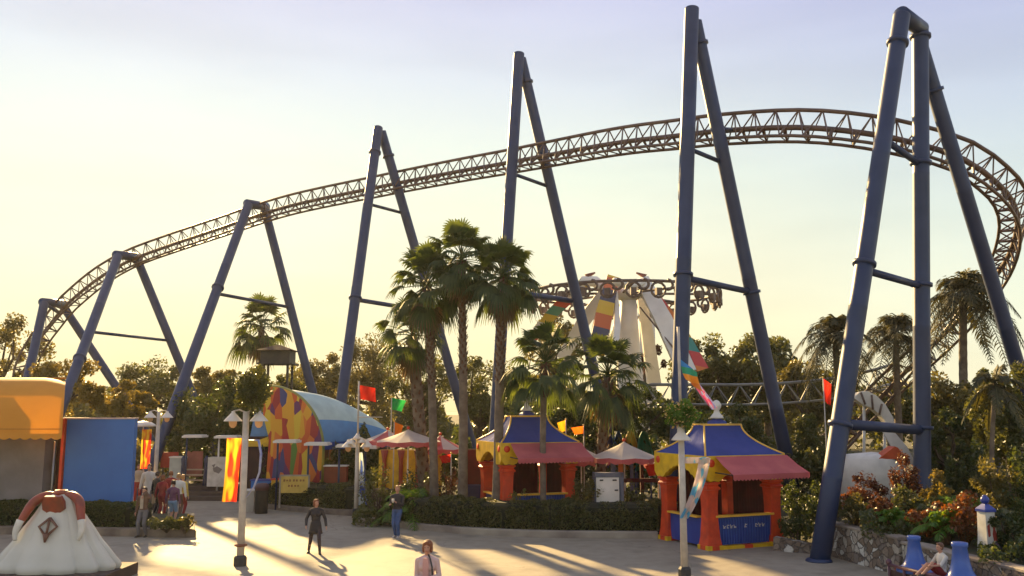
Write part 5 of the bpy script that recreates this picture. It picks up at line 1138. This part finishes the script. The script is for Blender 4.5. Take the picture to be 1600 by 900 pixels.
t = thing('white_parasol', 'small white domed parasol at the right edge of the blue booth', 'parasol', XD(224, 38.8)); a = P(224, 662, 38.8); b = MB(); b.lathe([(0, .12), (.3, .08), (.52, -.05), (.54, -.12)], a, 12); b.build('canopy', M_white, t); MB().tube([XD(224, 38.8), a], .03, 6).build('pole', M_post, t)
def flagpole(label, px, py_top, py_bot, D, m, w, h, dirx=1, zb=0, group='small flags on thin poles'):
    a = P(px, py_top, D); t = thing('flagpole', label + ' pole', 'flagpole', (a.x, a.y, zb), 'thin flag poles'); MB().tube([(a.x, a.y, zb), a], [.03, .02], 8).build('pole', M_post, t); MB().ball(a, .04).build('knob', M_trim, t)
    cloth_sheet('flag', a + Vector((dirx * .02, 0, -.04)), (dirx * w, 0, -h * .25), (.0, 0, -h), m, fold=.05, taper=.3, nu=8, nv=8, label=label, cat='flag', group=group)
M_gc = cloth('green_cloth', (.03, .42, .08), (.02, .3, .1), .5); M_yc = cloth('yellow_cloth', (.85, .50, .02), None, .5); M_oc = cloth('orange_cloth', (.85, .22, .02), None, .5)
flagpole('bright green flag left of the palms', 612, 620, 700, 38, M_gc, .6, .5)
flagpole('orange pennant above the small parasol', 616, 658, 690, 37, M_oc, .35, .55)
flagpole('yellow flag right of the left kiosk roof', 884, 655, 700, 38, M_yc, .35, .45, -1)
flagpole('orange pennant by the short broad palm', 912, 664, 700, 36.5, M_oc, .5, .3, -1)
flagpole('tall red flag in front of the low grey track', 1286, 590, 745, 33, M_redc, .28, .85)
flagpole('red pennant between the tall palm trunks', 705, 708, 740, 34, M_redc, .45, .3, -1)
flagpole('red pennant under the gold knobbed parasol', 1030, 722, 760, 32.5, M_redc, .5, .4, -1)

# totem post in the raised bed
c = XD(1545, 21.4, .78)
simple('totem_post', 'white square post with red painted figures and a blue cap', 'post', [
 ('shaft', M_whitedirty, lambda b: b.lathe([(.24, 0), (.2, .5), (.185, 1.02)], (0, 0, 0), 4, 0, False, rz=pi / 4)),
 ('cap', M_bluep, lambda b: (b.lathe([(.22, 1.02), (.22, 1.08), (.12, 1.16), (.07, 1.2)], (0, 0, 0), 4, 0, False, rz=pi / 4), b.ball((0, 0, 1.29), .10), b.lathe([(.05, 1.36), (.05, 1.40)], (0, 0, 0), 8))),
 ('painted_figures', mat('figure_red', (.30, .04, .03), rough=.6), lambda b: (b.prism([(-.03, -.3), (.04, -.3), (.05, -.1), (.02, 0), (.05, .15), (.0, .25), (-.04, .12), (-.02, 0), (-.05, -.1)], (.07, -.150, .62), (1, 0, 0), (0, .06, 1), .02), b.prism([(-.02, -.15), (.03, -.12), (.03, .15), (-.03, .1)], (-.08, -.150, .6), (1, 0, 0), (0, .06, 1), .02)))], c, rz=.25)
c = XD(1558, 20.9, .78)
simple('small_lantern', 'dark purple lantern low beside the totem post', 'lantern', [('body', mat('dark_purple', (.05, .02, .06), rough=.5), lambda b: b.lathe([(.06, 0), (.12, .1), (.12, .25), (.04, .36)], (0, 0, 0), 10)), ('knob', M_black, lambda b: b.ball((0, 0, .38), .03))], c)
# seat with flared blue posts
M_cob = mat('cobalt_enamel', (.05, .12, .42), (.04, .10, .36), rough=.3, scale=4)
s1 = P(1436, 888, 21.0); s2 = P(1505, 893, 19.7)
s1 = XD(1433, 20.9); s2 = XD(1506, 19.5); dv = (s2 - s1); ang = math.atan2(dv.y, dv.x); mid = (s1 + s2) / 2
t = thing('ornate_bench', 'low dark bench between two flared blue posts against the stone wall', 'bench', mid)
for q, zz, kk in ((s1, 1.30, 1.0), (s2, 1.36, 1.12)):
    b = MB(); b.lathe([(.42 * kk, .50), (.42 * kk, .55), (.36 * kk, .58), (.27 * kk, .65), (.205 * kk, .78), (.165 * kk, .95), (.13 * kk, zz - .1), (.15 * kk, zz - .08), (.15 * kk, zz), (.12 * kk, zz + .01)], q, 20); b.build('flared_post', M_cob, t)
b = MB(); b.box(mid + Vector((0, 0, .25)), (dv.length + .9, .75, .50), rz=ang); b.build('bench_base', mat('dark_bench', (.06, .03, .03), rough=.6), t)
u = dv.normalized(); nrm = Vector((u.y, -u.x, 0))
b = MB(); b.box(mid + Vector((0, 0, .525)), (dv.length + .7, .6, .05), rz=ang); b.build('seat', mat('maroon_cushion', (.16, .02, .04), rough=.7), t)
b = MB(); b.tube([mid - u * 1.1 + nrm * .42 + Vector((0, 0, .62)), mid + u * 1.0 + nrm * .42 + Vector((0, 0, .62))], .04, 8)
for k in range(5): q = mid + u * (-1.1 + .52 * k) + nrm * .42; b.tube([q, q + Vector((0, 0, .62))], .03, 6)
b.ball(mid - u * 1.1 + nrm * .42 + Vector((0, 0, .68)), .07); b.build('front_rail', mat('purple_brown', (.12, .05, .07), rough=.5), t)

#@@SECTION people
# ------------------------------------------------------------------ people
def capsule(b, a, c, r0, r1, n=10):
    a = Vector(a); c = Vector(c); L = (c - a).length; d = (c - a).normalized() if L > 1e-5 else Vector((0, 0, 1)); pts = []; rr = []
    for k in range(5): th = pi / 2 * (1 - k / 4); pts.append(a - d * r0 * math.sin(th)); rr.append(max(r0 * math.cos(th), r0 * .04))
    for k in range(5): th = pi / 2 * k / 4; pts.append(c + d * r1 * math.sin(th)); rr.append(max(r1 * math.cos(th), r1 * .04))
    b.tube(pts, rr, n)
def ellipsoid(b, c, s, n=12, rot=None):
    c = Vector(c); k = n // 2 + 2; vs = []
    for i in range(k):
        a = pi * i / (k - 1)
        for j in range(n):
            p = 2 * pi * j / n; v = Vector((s[0] * max(math.sin(a), .02) * math.cos(p), s[1] * max(math.sin(a), .02) * math.sin(p), -s[2] * math.cos(a))); v = rot @ v if rot else v; vs.append(c + v)
    b.add(vs, [(i * n + j, i * n + (j + 1) % n, (i + 1) * n + (j + 1) % n, (i + 1) * n + j) for i in range(k - 1) for j in range(n)] + [tuple(range(n - 1, -1, -1)), tuple((k - 1) * n + j for j in range(n))], 0, True)
def ik(a, c, l1, l2, pole):
    a = Vector(a); c = Vector(c); d = c - a; L = min(d.length, (l1 + l2) * .995); dn = d.normalized(); c = a + dn * L; x = (l1 * l1 - l2 * l2 + L * L) / (2 * L); h = math.sqrt(max(l1 * l1 - x * x, 0)); pl = Vector(pole); pl = (pl - dn * pl.dot(dn)); pl.normalize(); return a + dn * x + pl * h, c
def rem(o, v, sm=3):
    m = o.modifiers.new('remesh', 'REMESH'); m.mode = 'VOXEL'; m.voxel_size = v; m.use_smooth_shade = True
    if sm: q = o.modifiers.new('smooth', 'SMOOTH'); q.iterations = sm; q.factor = .5
def person(label, loc, H, face, top_m, leg_m, hair_m, hands=((.30, -.02, .80), (-.30, -.02, .80)), feet=((.10, 0), (-.10, 0)), elbow=(0, 1, -.2), sleeves='long', legs='long', skirt=None, coat=None, shoe_m=None, hair='short', female=False, lapel=None, inner=None, head_turn=0, fine=.011, group=None, sit=False, lean=0, held=None):
    # local frame: faces -Y, x to its left; units of a 1.7 m person, scaled by H/1.7
    shoe_m = shoe_m or M_black
    t = thing('person', label, 'person', (0, 0, 0), group); sw = .185 if female else .205; hw = .09
    pel = Vector((0, 0, .92)); ch = Vector((0, -lean, 1.28)); nk = Vector((0, -lean * 1.15, 1.44)); hd = Vector((0, -lean * 1.3 - .015, 1.585))
    if sit: pel = Vector((0, 0, .10)); ch = Vector((0, .03, .46)); nk = Vector((0, .02, .62)); hd = Vector((0, -.01, .77))
    sh = {1: ch + Vector((sw, 0, .06)), -1: ch + Vector((-sw, 0, .06))}; arms = {}; legs_ = {}
    for s, h in ((1, hands[0]), (-1, hands[1])):
        e, w = ik(sh[s], Vector(h), .285, .255, Vector((s * .5 + elbow[0], elbow[1], elbow[2]))); arms[s] = (sh[s], e, w)
    for s, f in ((1, feet[0]), (-1, feet[1])):
        hp = pel + Vector((s * hw, 0, -.04)); z = f[2] if len(f) > 2 else .075
        k, a = ik(hp, Vector((f[0], f[1], z)), .43, .42, Vector((0, -1, .9 if sit else 0))); legs_[s] = (hp, k, a)
    def torso(b, g):
        ellipsoid(b, pel + Vector((0, 0, .02)), (.155 + g, .11 + g, .13 + g)); mid = (pel + ch) / 2
        ellipsoid(b, mid + Vector((0, 0, .0)), (.135 + g, .10 + g, .17 + g)); ellipsoid(b, ch + Vector((0, 0, -.02)), (.165 + g, .115 + g, .19 + g))
        for s_ in (1, -1): capsule(b, ch + Vector((s_ * .03, 0, .115)), ch + Vector((s_ * (sw - .03), 0, .065)), .056 + g, .050 + g)
        if female:
            for s in (1, -1): ellipsoid(b, ch + Vector((s * .075, -.08, -.04)), (.07 + g, .06 + g, .07 + g))
    # body
    b = MB(); torso(b, 0); capsule(b, nk - Vector((0, 0, .06)), hd - Vector((0, -.01, .06)), .055, .052)
    ct, st = math.cos(head_turn), math.sin(head_turn); HR = Matrix.Rotation(head_turn, 3, 'Z')
    ellipsoid(b, hd + HR @ Vector((0, .012, .025)), (.074, .092, .098), 16, HR); ellipsoid(b, hd + HR @ Vector((0, -.022, -.04)), (.055, .062, .072), 14, HR)
    capsule(b, hd + HR @ Vector((0, -.082, .015)), hd + HR @ Vector((0, -.103, -.02)), .010, .015, 8)
    for s in (1, -1): ellipsoid(b, hd + HR @ Vector((s * .078, .01, -.005)), (.012, .022, .032), 8, HR)
    capsule(b, hd + HR @ Vector((-.02, -.084, -.052)), hd + HR @ Vector((.02, -.084, -.052)), .009, .009, 8)
    for s in (1, -1):
        a, e, w = arms[s]; capsule(b, a, e, .048, .038); capsule(b, e, w, .038, .026)
        d = (w - e).normalized(); inw = Vector((-s, 0, 0)); side = Vector((0, -1, 0)); side = (side - d * side.dot(d)).normalized(); pn = d.cross(side).normalized()
        p1 = w + d * .085; ellipsoid(b, w + d * .05, (.02, .04, .055), 10, Matrix([side.cross(d), side, d]).transposed())
        for k, fl in enumerate((.062, .072, .068, .052)):
            o = p1 + side * (.027 - .018 * k) - d * .01; cu = pn * (.012 * s) ; m1 = o + d * fl * .5 + cu * .3; m2 = o + d * fl * .85 + cu * 2.0; capsule(b, o - d * .015, m1, .0095, .009, 6); capsule(b, m1, m2, .009, .0075, 6)
        o = w + d * .025 + side * .028; m1 = o + side * .03 + d * .028; capsule(b, o, m1, .011, .010, 6); capsule(b, m1, m1 + d * .03 + side * .004, .010, .008, 6)
        hp, k_, an = legs_[s]; capsule(b, hp, k_, .078, .052); capsule(b, k_ + Vector((0, .008, -.05)), an, .055, .036); capsule(b, k_, an, .048, .034)
        fd = Vector((s * .18, -1, 0)).normalized(); capsule(b, an + Vector((0, .02, -.035)), an + fd * .13 + Vector((0, 0, -.048)), .034, .026)
    o = b.build('body', M_skin, t); rem(o, fine, 2)
    # clothes
    b = MB(); torso(b, .014)
    if coat: 
        for a_ in range(10):
            an_ = 2 * pi * a_ / 10; capsule(b, pel + Vector((.10 * math.cos(an_), .07 * math.sin(an_), .1)), pel + Vector((.17 * math.cos(an_), .13 * math.sin(an_), -coat)), .07, .05)
    for s in (1, -1):
        a, e, w = arms[s]
        capsule(b, a, e, .058, .052)
        if sleeves == 'long': capsule(b, e, w - (w - e).normalized() * .02, .054, .042)
    tp = b.build('jacket' if (coat or lapel) else 'top', top_m, t); rem(tp, fine + .003, 3)
    if lapel or inner:
        b = MB(); zc = ch; fr_ = -.142
        b.prism([(-.045, .13), (.045, .13), (.06, 0), (.05, -.30), (-.05, -.30), (-.06, 0)], ch + Vector((0, fr_, 0)), (1, 0, 0), (0, 0, 1), .03); b.build('shirt_front', inner or lapel, tp)
    if skirt:
        b = MB(); b.lathe([(.13, .12), (.165, .02), (.19, -.15), (.22, -skirt)], pel, 18, sy=.82, lobes=6, lobe_amp=.03); b.lathe([(.20, -skirt + .01), (.10, .05)], pel, 18, sy=.8); b.build('skirt', skirt_m if False else leg_m[0], t)
        lm_ = leg_m[1]
    else: lm_ = leg_m
    if legs != 'bare':
        b = MB()
        if not skirt: ellipsoid(b, pel + Vector((0, 0, -.01)), (.168, .125, .12))
        for s in (1, -1):
            hp, k_, an = legs_[s]; g = .016 if not skirt else .006; capsule(b, hp, k_ if legs == 'long' else hp.lerp(k_, .85), .080 + g, .056 + g)
            if legs == 'long': capsule(b, k_, an + (k_ - an).normalized() * .03, .056 + g, .042 + g); capsule(b, k_ + Vector((0, .008, -.05)), an.lerp(k_, .3), .055 + g * .6, .04 + g * .6)
        tr = b.build('trousers' if legs == 'long' and not skirt else ('stockings' if skirt else 'shorts'), lm_, t); rem(tr, fine + .003, 3)
    for s in (1, -1):
        an = legs_[s][2]; fd = Vector((s * .18, -1, 0)).normalized(); b = MB(); capsule(b, an + Vector((0, .03, -.033)), an + fd * .14 + Vector((0, 0, -.045)), .045, .034); b.box(an + fd * .055 + Vector((0, 0, -.070)), (.075, .24, .02), rz=math.atan2(fd.y, fd.x) + pi / 2); b.build('shoe', shoe_m, t)
    # face and hair
    b = MB()
    for s in (1, -1): ellipsoid(b, hd + HR @ Vector((s * .031, -.076, .012)), (.013, .009, .008), 8, HR)
    b.build('eyes', M_black, t); b = MB(); capsule(b, hd + HR @ Vector((-.02, -.088, -.052)), hd + HR @ Vector((.02, -.088, -.052)), .0065, .0065, 6); b.build('lips', mat('lips', (.38, .11, .09), rough=.5), t)
    b = MB(); ellipsoid(b, hd + HR @ Vector((0, .030, .045)), (.086, .094, .09), 14, HR); ellipsoid(b, hd + HR @ Vector((0, -.03, .095)), (.068, .055, .034), 12, HR)
    for s in (1, -1): ellipsoid(b, hd + HR @ Vector((s * .066, .03, .0)), (.026, .05, .065), 8, HR)
    if hair in ('bob', 'long'):
        z = -.08 if hair == 'bob' else -.16
        for s in (1, -1): capsule(b, hd + HR @ Vector((s * .068, .02, .03)), hd + HR @ Vector((s * .078, .02, z)), .038, .028)
        capsule(b, hd + HR @ Vector((0, .07, .03)), hd + HR @ Vector((0, .075, z)), .07, .05)
    if hair == 'big':
        ellipsoid(b, hd + HR @ Vector((0, .035, .05)), (.105, .105, .10), 14, HR)
        for s in (1, -1): ellipsoid(b, hd + HR @ Vector((s * .075, .02, -.02)), (.035, .06, .085), 8, HR); ellipsoid(b, hd + HR @ Vector((s * .04, -.055, .075)), (.04, .035, .03), 8, HR)
    hr = b.build('hair', hair_m, t); rem(hr, .011, 1)
    t.location = loc; t.rotation_euler.z = face; k = H / 1.7; t.scale = (k, k, k); t['_arms'] = 0; del t['_arms']; return t, arms
H_bl = mat('blond_hair', (.50, .28, .10), (.36, .19, .07), rough=.5, scale=30); H_br = mat('brown_hair', (.16, .07, .035), (.10, .045, .02), rough=.5, scale=30); H_dk = mat('dark_hair', (.03, .018, .012), rough=.5); H_rd = mat('auburn_hair', (.26, .085, .035), (.15, .05, .02), rough=.7, scale=40, bump=.6, bscale=60)
C_blk = mat('black_cloth', (.022, .02, .024), (.03, .028, .03), rough=.8); C_jean = mat('denim', (.05, .10, .24), (.035, .07, .17), rough=.9, scale=8); C_wht = mat('white_cloth', (.68, .64, .56), (.6, .56, .48), rough=.85); C_pink = mat('pale_pink_cloth', (.62, .44, .40), (.54, .38, .35), rough=.85); C_pink2 = mat('rose_cloth', (.66, .36, .32), rough=.85)
C_brn = mat('brown_cloth', (.16, .09, .06), rough=.9); C_tan = mat('tan_cloth', (.46, .38, .28), rough=.9); C_gry = mat('grey_cloth', (.16, .15, .15), rough=.9); C_red = mat('dark_red_cloth', (.28, .03, .03), rough=.9); C_pur = mat('plum_cloth', (.15, .06, .11), rough=.9); C_yel = mat('mustard_cloth', (.55, .42, .10), rough=.9); C_stk = mat('dark_stockings', (.05, .03, .03), rough=.6); C_ljn = mat('light_denim', (.22, .34, .48), rough=.9); C_shoe = mat('white_shoe', (.62, .54, .48), rough=.7)
def on(px, py): return G(px, py)
person('woman in a black jacket and short skirt striding across the open plaza', on(492, 865), 1.56, R(12), C_blk, (C_blk, C_stk), H_rd, hands=((.33, -.12, .86), (-.30, -.16, .90)), feet=((.15, -.17), (-.20, .20)), skirt=.30, female=True, hair='bob', head_turn=R(35), fine=.009)
person('blond man in a black jacket and jeans holding a white cup by the hedge', on(620, 840), 1.68, R(-15), C_blk, C_jean, H_bl, hands=((.10, -.30, 1.18), (-.12, -.28, 1.10)), feet=((.06, -.02), (-.07, .05)), shoe_m=C_shoe, fine=.009, head_turn=R(10))
b = MB(); pc_ = on(620, 840) + Vector((-.10, -.36, 1.22)); b.lathe([(.035, -.05), (.045, .07)], pc_, 10); cup = b.build('cup', C_wht, org=pc_, label='white cup held by the man in the black jacket', cat='cup')
fgp = P(668, 846, 17.4); fgl = Vector((fgp.x, 17.4, 0))
PF, armsF = person('nearest woman at the bottom edge in a pale pink jacket with hands joined', fgl, (fgp.z) * 1.0, R(-6), C_pink, C_gry, H_rd, hands=((.13, -.24, 1.06), (-.10, -.22, .98)), feet=((.10, .05), (-.10, -.12)), female=True, hair='big', fine=.008, inner=C_pink2, head_turn=R(0))
q = fgl; b = MB(); kf = fgp.z / 1.7
b.tube([q + Vector(v) * kf for v in ((.02, -.03, 1.47), (.07, -.15, 1.40), (.11, -.185, 1.25), (.12, -.20, 1.10))], .017, 6, flat=.4); b.build('bag_strap', M_black, org=q + Vector((.1, -.2, 1.3)), label='dark shoulder strap across the pink jacket of the nearest woman', cat='bag strap')
b = MB(); b.lathe([(.09, -.12), (.13, -.06), (.12, .06), (.06, .1)], q + Vector((0, -.33, .93)), 12, sy=.5); b.build('handbag', mat('red_leather', (.30, .06, .05), rough=.4), org=q + Vector((0, -.33, .93)), label='small red bag held in front of the nearest woman', cat='handbag')
person('boy in a brown and tan top with a hand at his mouth by the kerb', on(222, 839), 1.62, R(-8), C_brn, C_gry, H_dk, hands=((.07, -.20, 1.42), (-.26, -.05, .84)), feet=((.12, .05), (-.10, -.05)), fine=.010, inner=C_tan)
gs = [
 ('tall man in a long off white coat beside the blue booth', (230, 800), 37.5, 1.93, R(10), dict(top_m=C_wht, leg_m=C_gry, hair_m=H_dk, coat=.35, inner=C_wht)),
 ('dark haired visitor in black between the white coat and the red tops', (243, 0), 36.5, 1.68, R(150), dict(top_m=C_blk, leg_m=C_blk, hair_m=H_dk)),
 ('visitor in a dark red top left of the white shirt', (251, 0), 35.2, 1.65, R(170), dict(top_m=C_red, leg_m=C_red, hair_m=H_rd, hair='bob', female=True)),
 ('auburn haired visitor in red with a pale collar at the back', (264, 0), 36.6, 1.70, R(200), dict(top_m=C_red, leg_m=C_gry, hair_m=H_rd, inner=C_wht)),
 ('blond visitor in a white shirt behind the plum sweater', (276, 0), 35.0, 1.72, R(185), dict(top_m=C_wht, leg_m=C_brn, hair_m=H_bl)),
 ('visitor in a plum sweater and pale denim shorts seen from behind', (268, 0), 33.2, 1.60, R(172), dict(top_m=C_pur, leg_m=C_ljn, hair_m=H_dk, legs='short')),
 ('visitor in mustard yellow at the right of the group', (283, 0), 36.0, 1.60, R(160), dict(top_m=C_yel, leg_m=C_red, hair_m=H_bl)),
 ('distant visitor in brown under the flame banner', (214, 0), 41.0, 1.7, R(20), dict(top_m=C_tan, leg_m=C_red, hair_m=H_br)),
]
for lab, (px, _), D, H, fc, kw in gs: person(lab, XD(px, D, 0), H, fc, fine=.014, group=None, **kw)
sp = (s1 + s2) / 2 + u * .12; sp = Vector((sp.x, sp.y, .56))
person('seated person in a white top and red shorts on the ornate bench', sp, 1.35, ang + R(-8), C_wht, C_red, H_br, hands=((.22, -.42, .30), (-.25, -.32, .25)), feet=((.10, -.62, .08), (-.14, -.66, .02)), legs='short', sleeves='short', sit=True, fine=.010)


#@@SECTION haze
hz = bpy.data.materials.new('evening_haze'); hz.use_nodes = True; n = hz.node_tree; n.nodes.clear(); o = n.nodes.new('ShaderNodeOutputMaterial'); v = n.nodes.new('ShaderNodeVolumePrincipled')
v.inputs['Color'].default_value = (.95, .90, .80, 1); v.inputs['Density'].default_value = .00017; v.inputs['Anisotropy'].default_value = .45; n.links.new(v.outputs[0], o.inputs['Volume'])
MB().box((0, 45, 14), (260, 130, 30)).build('haze', hz, org=(0, 45, -1), label='thin warm evening haze over the whole park', cat='haze', kind='stuff')
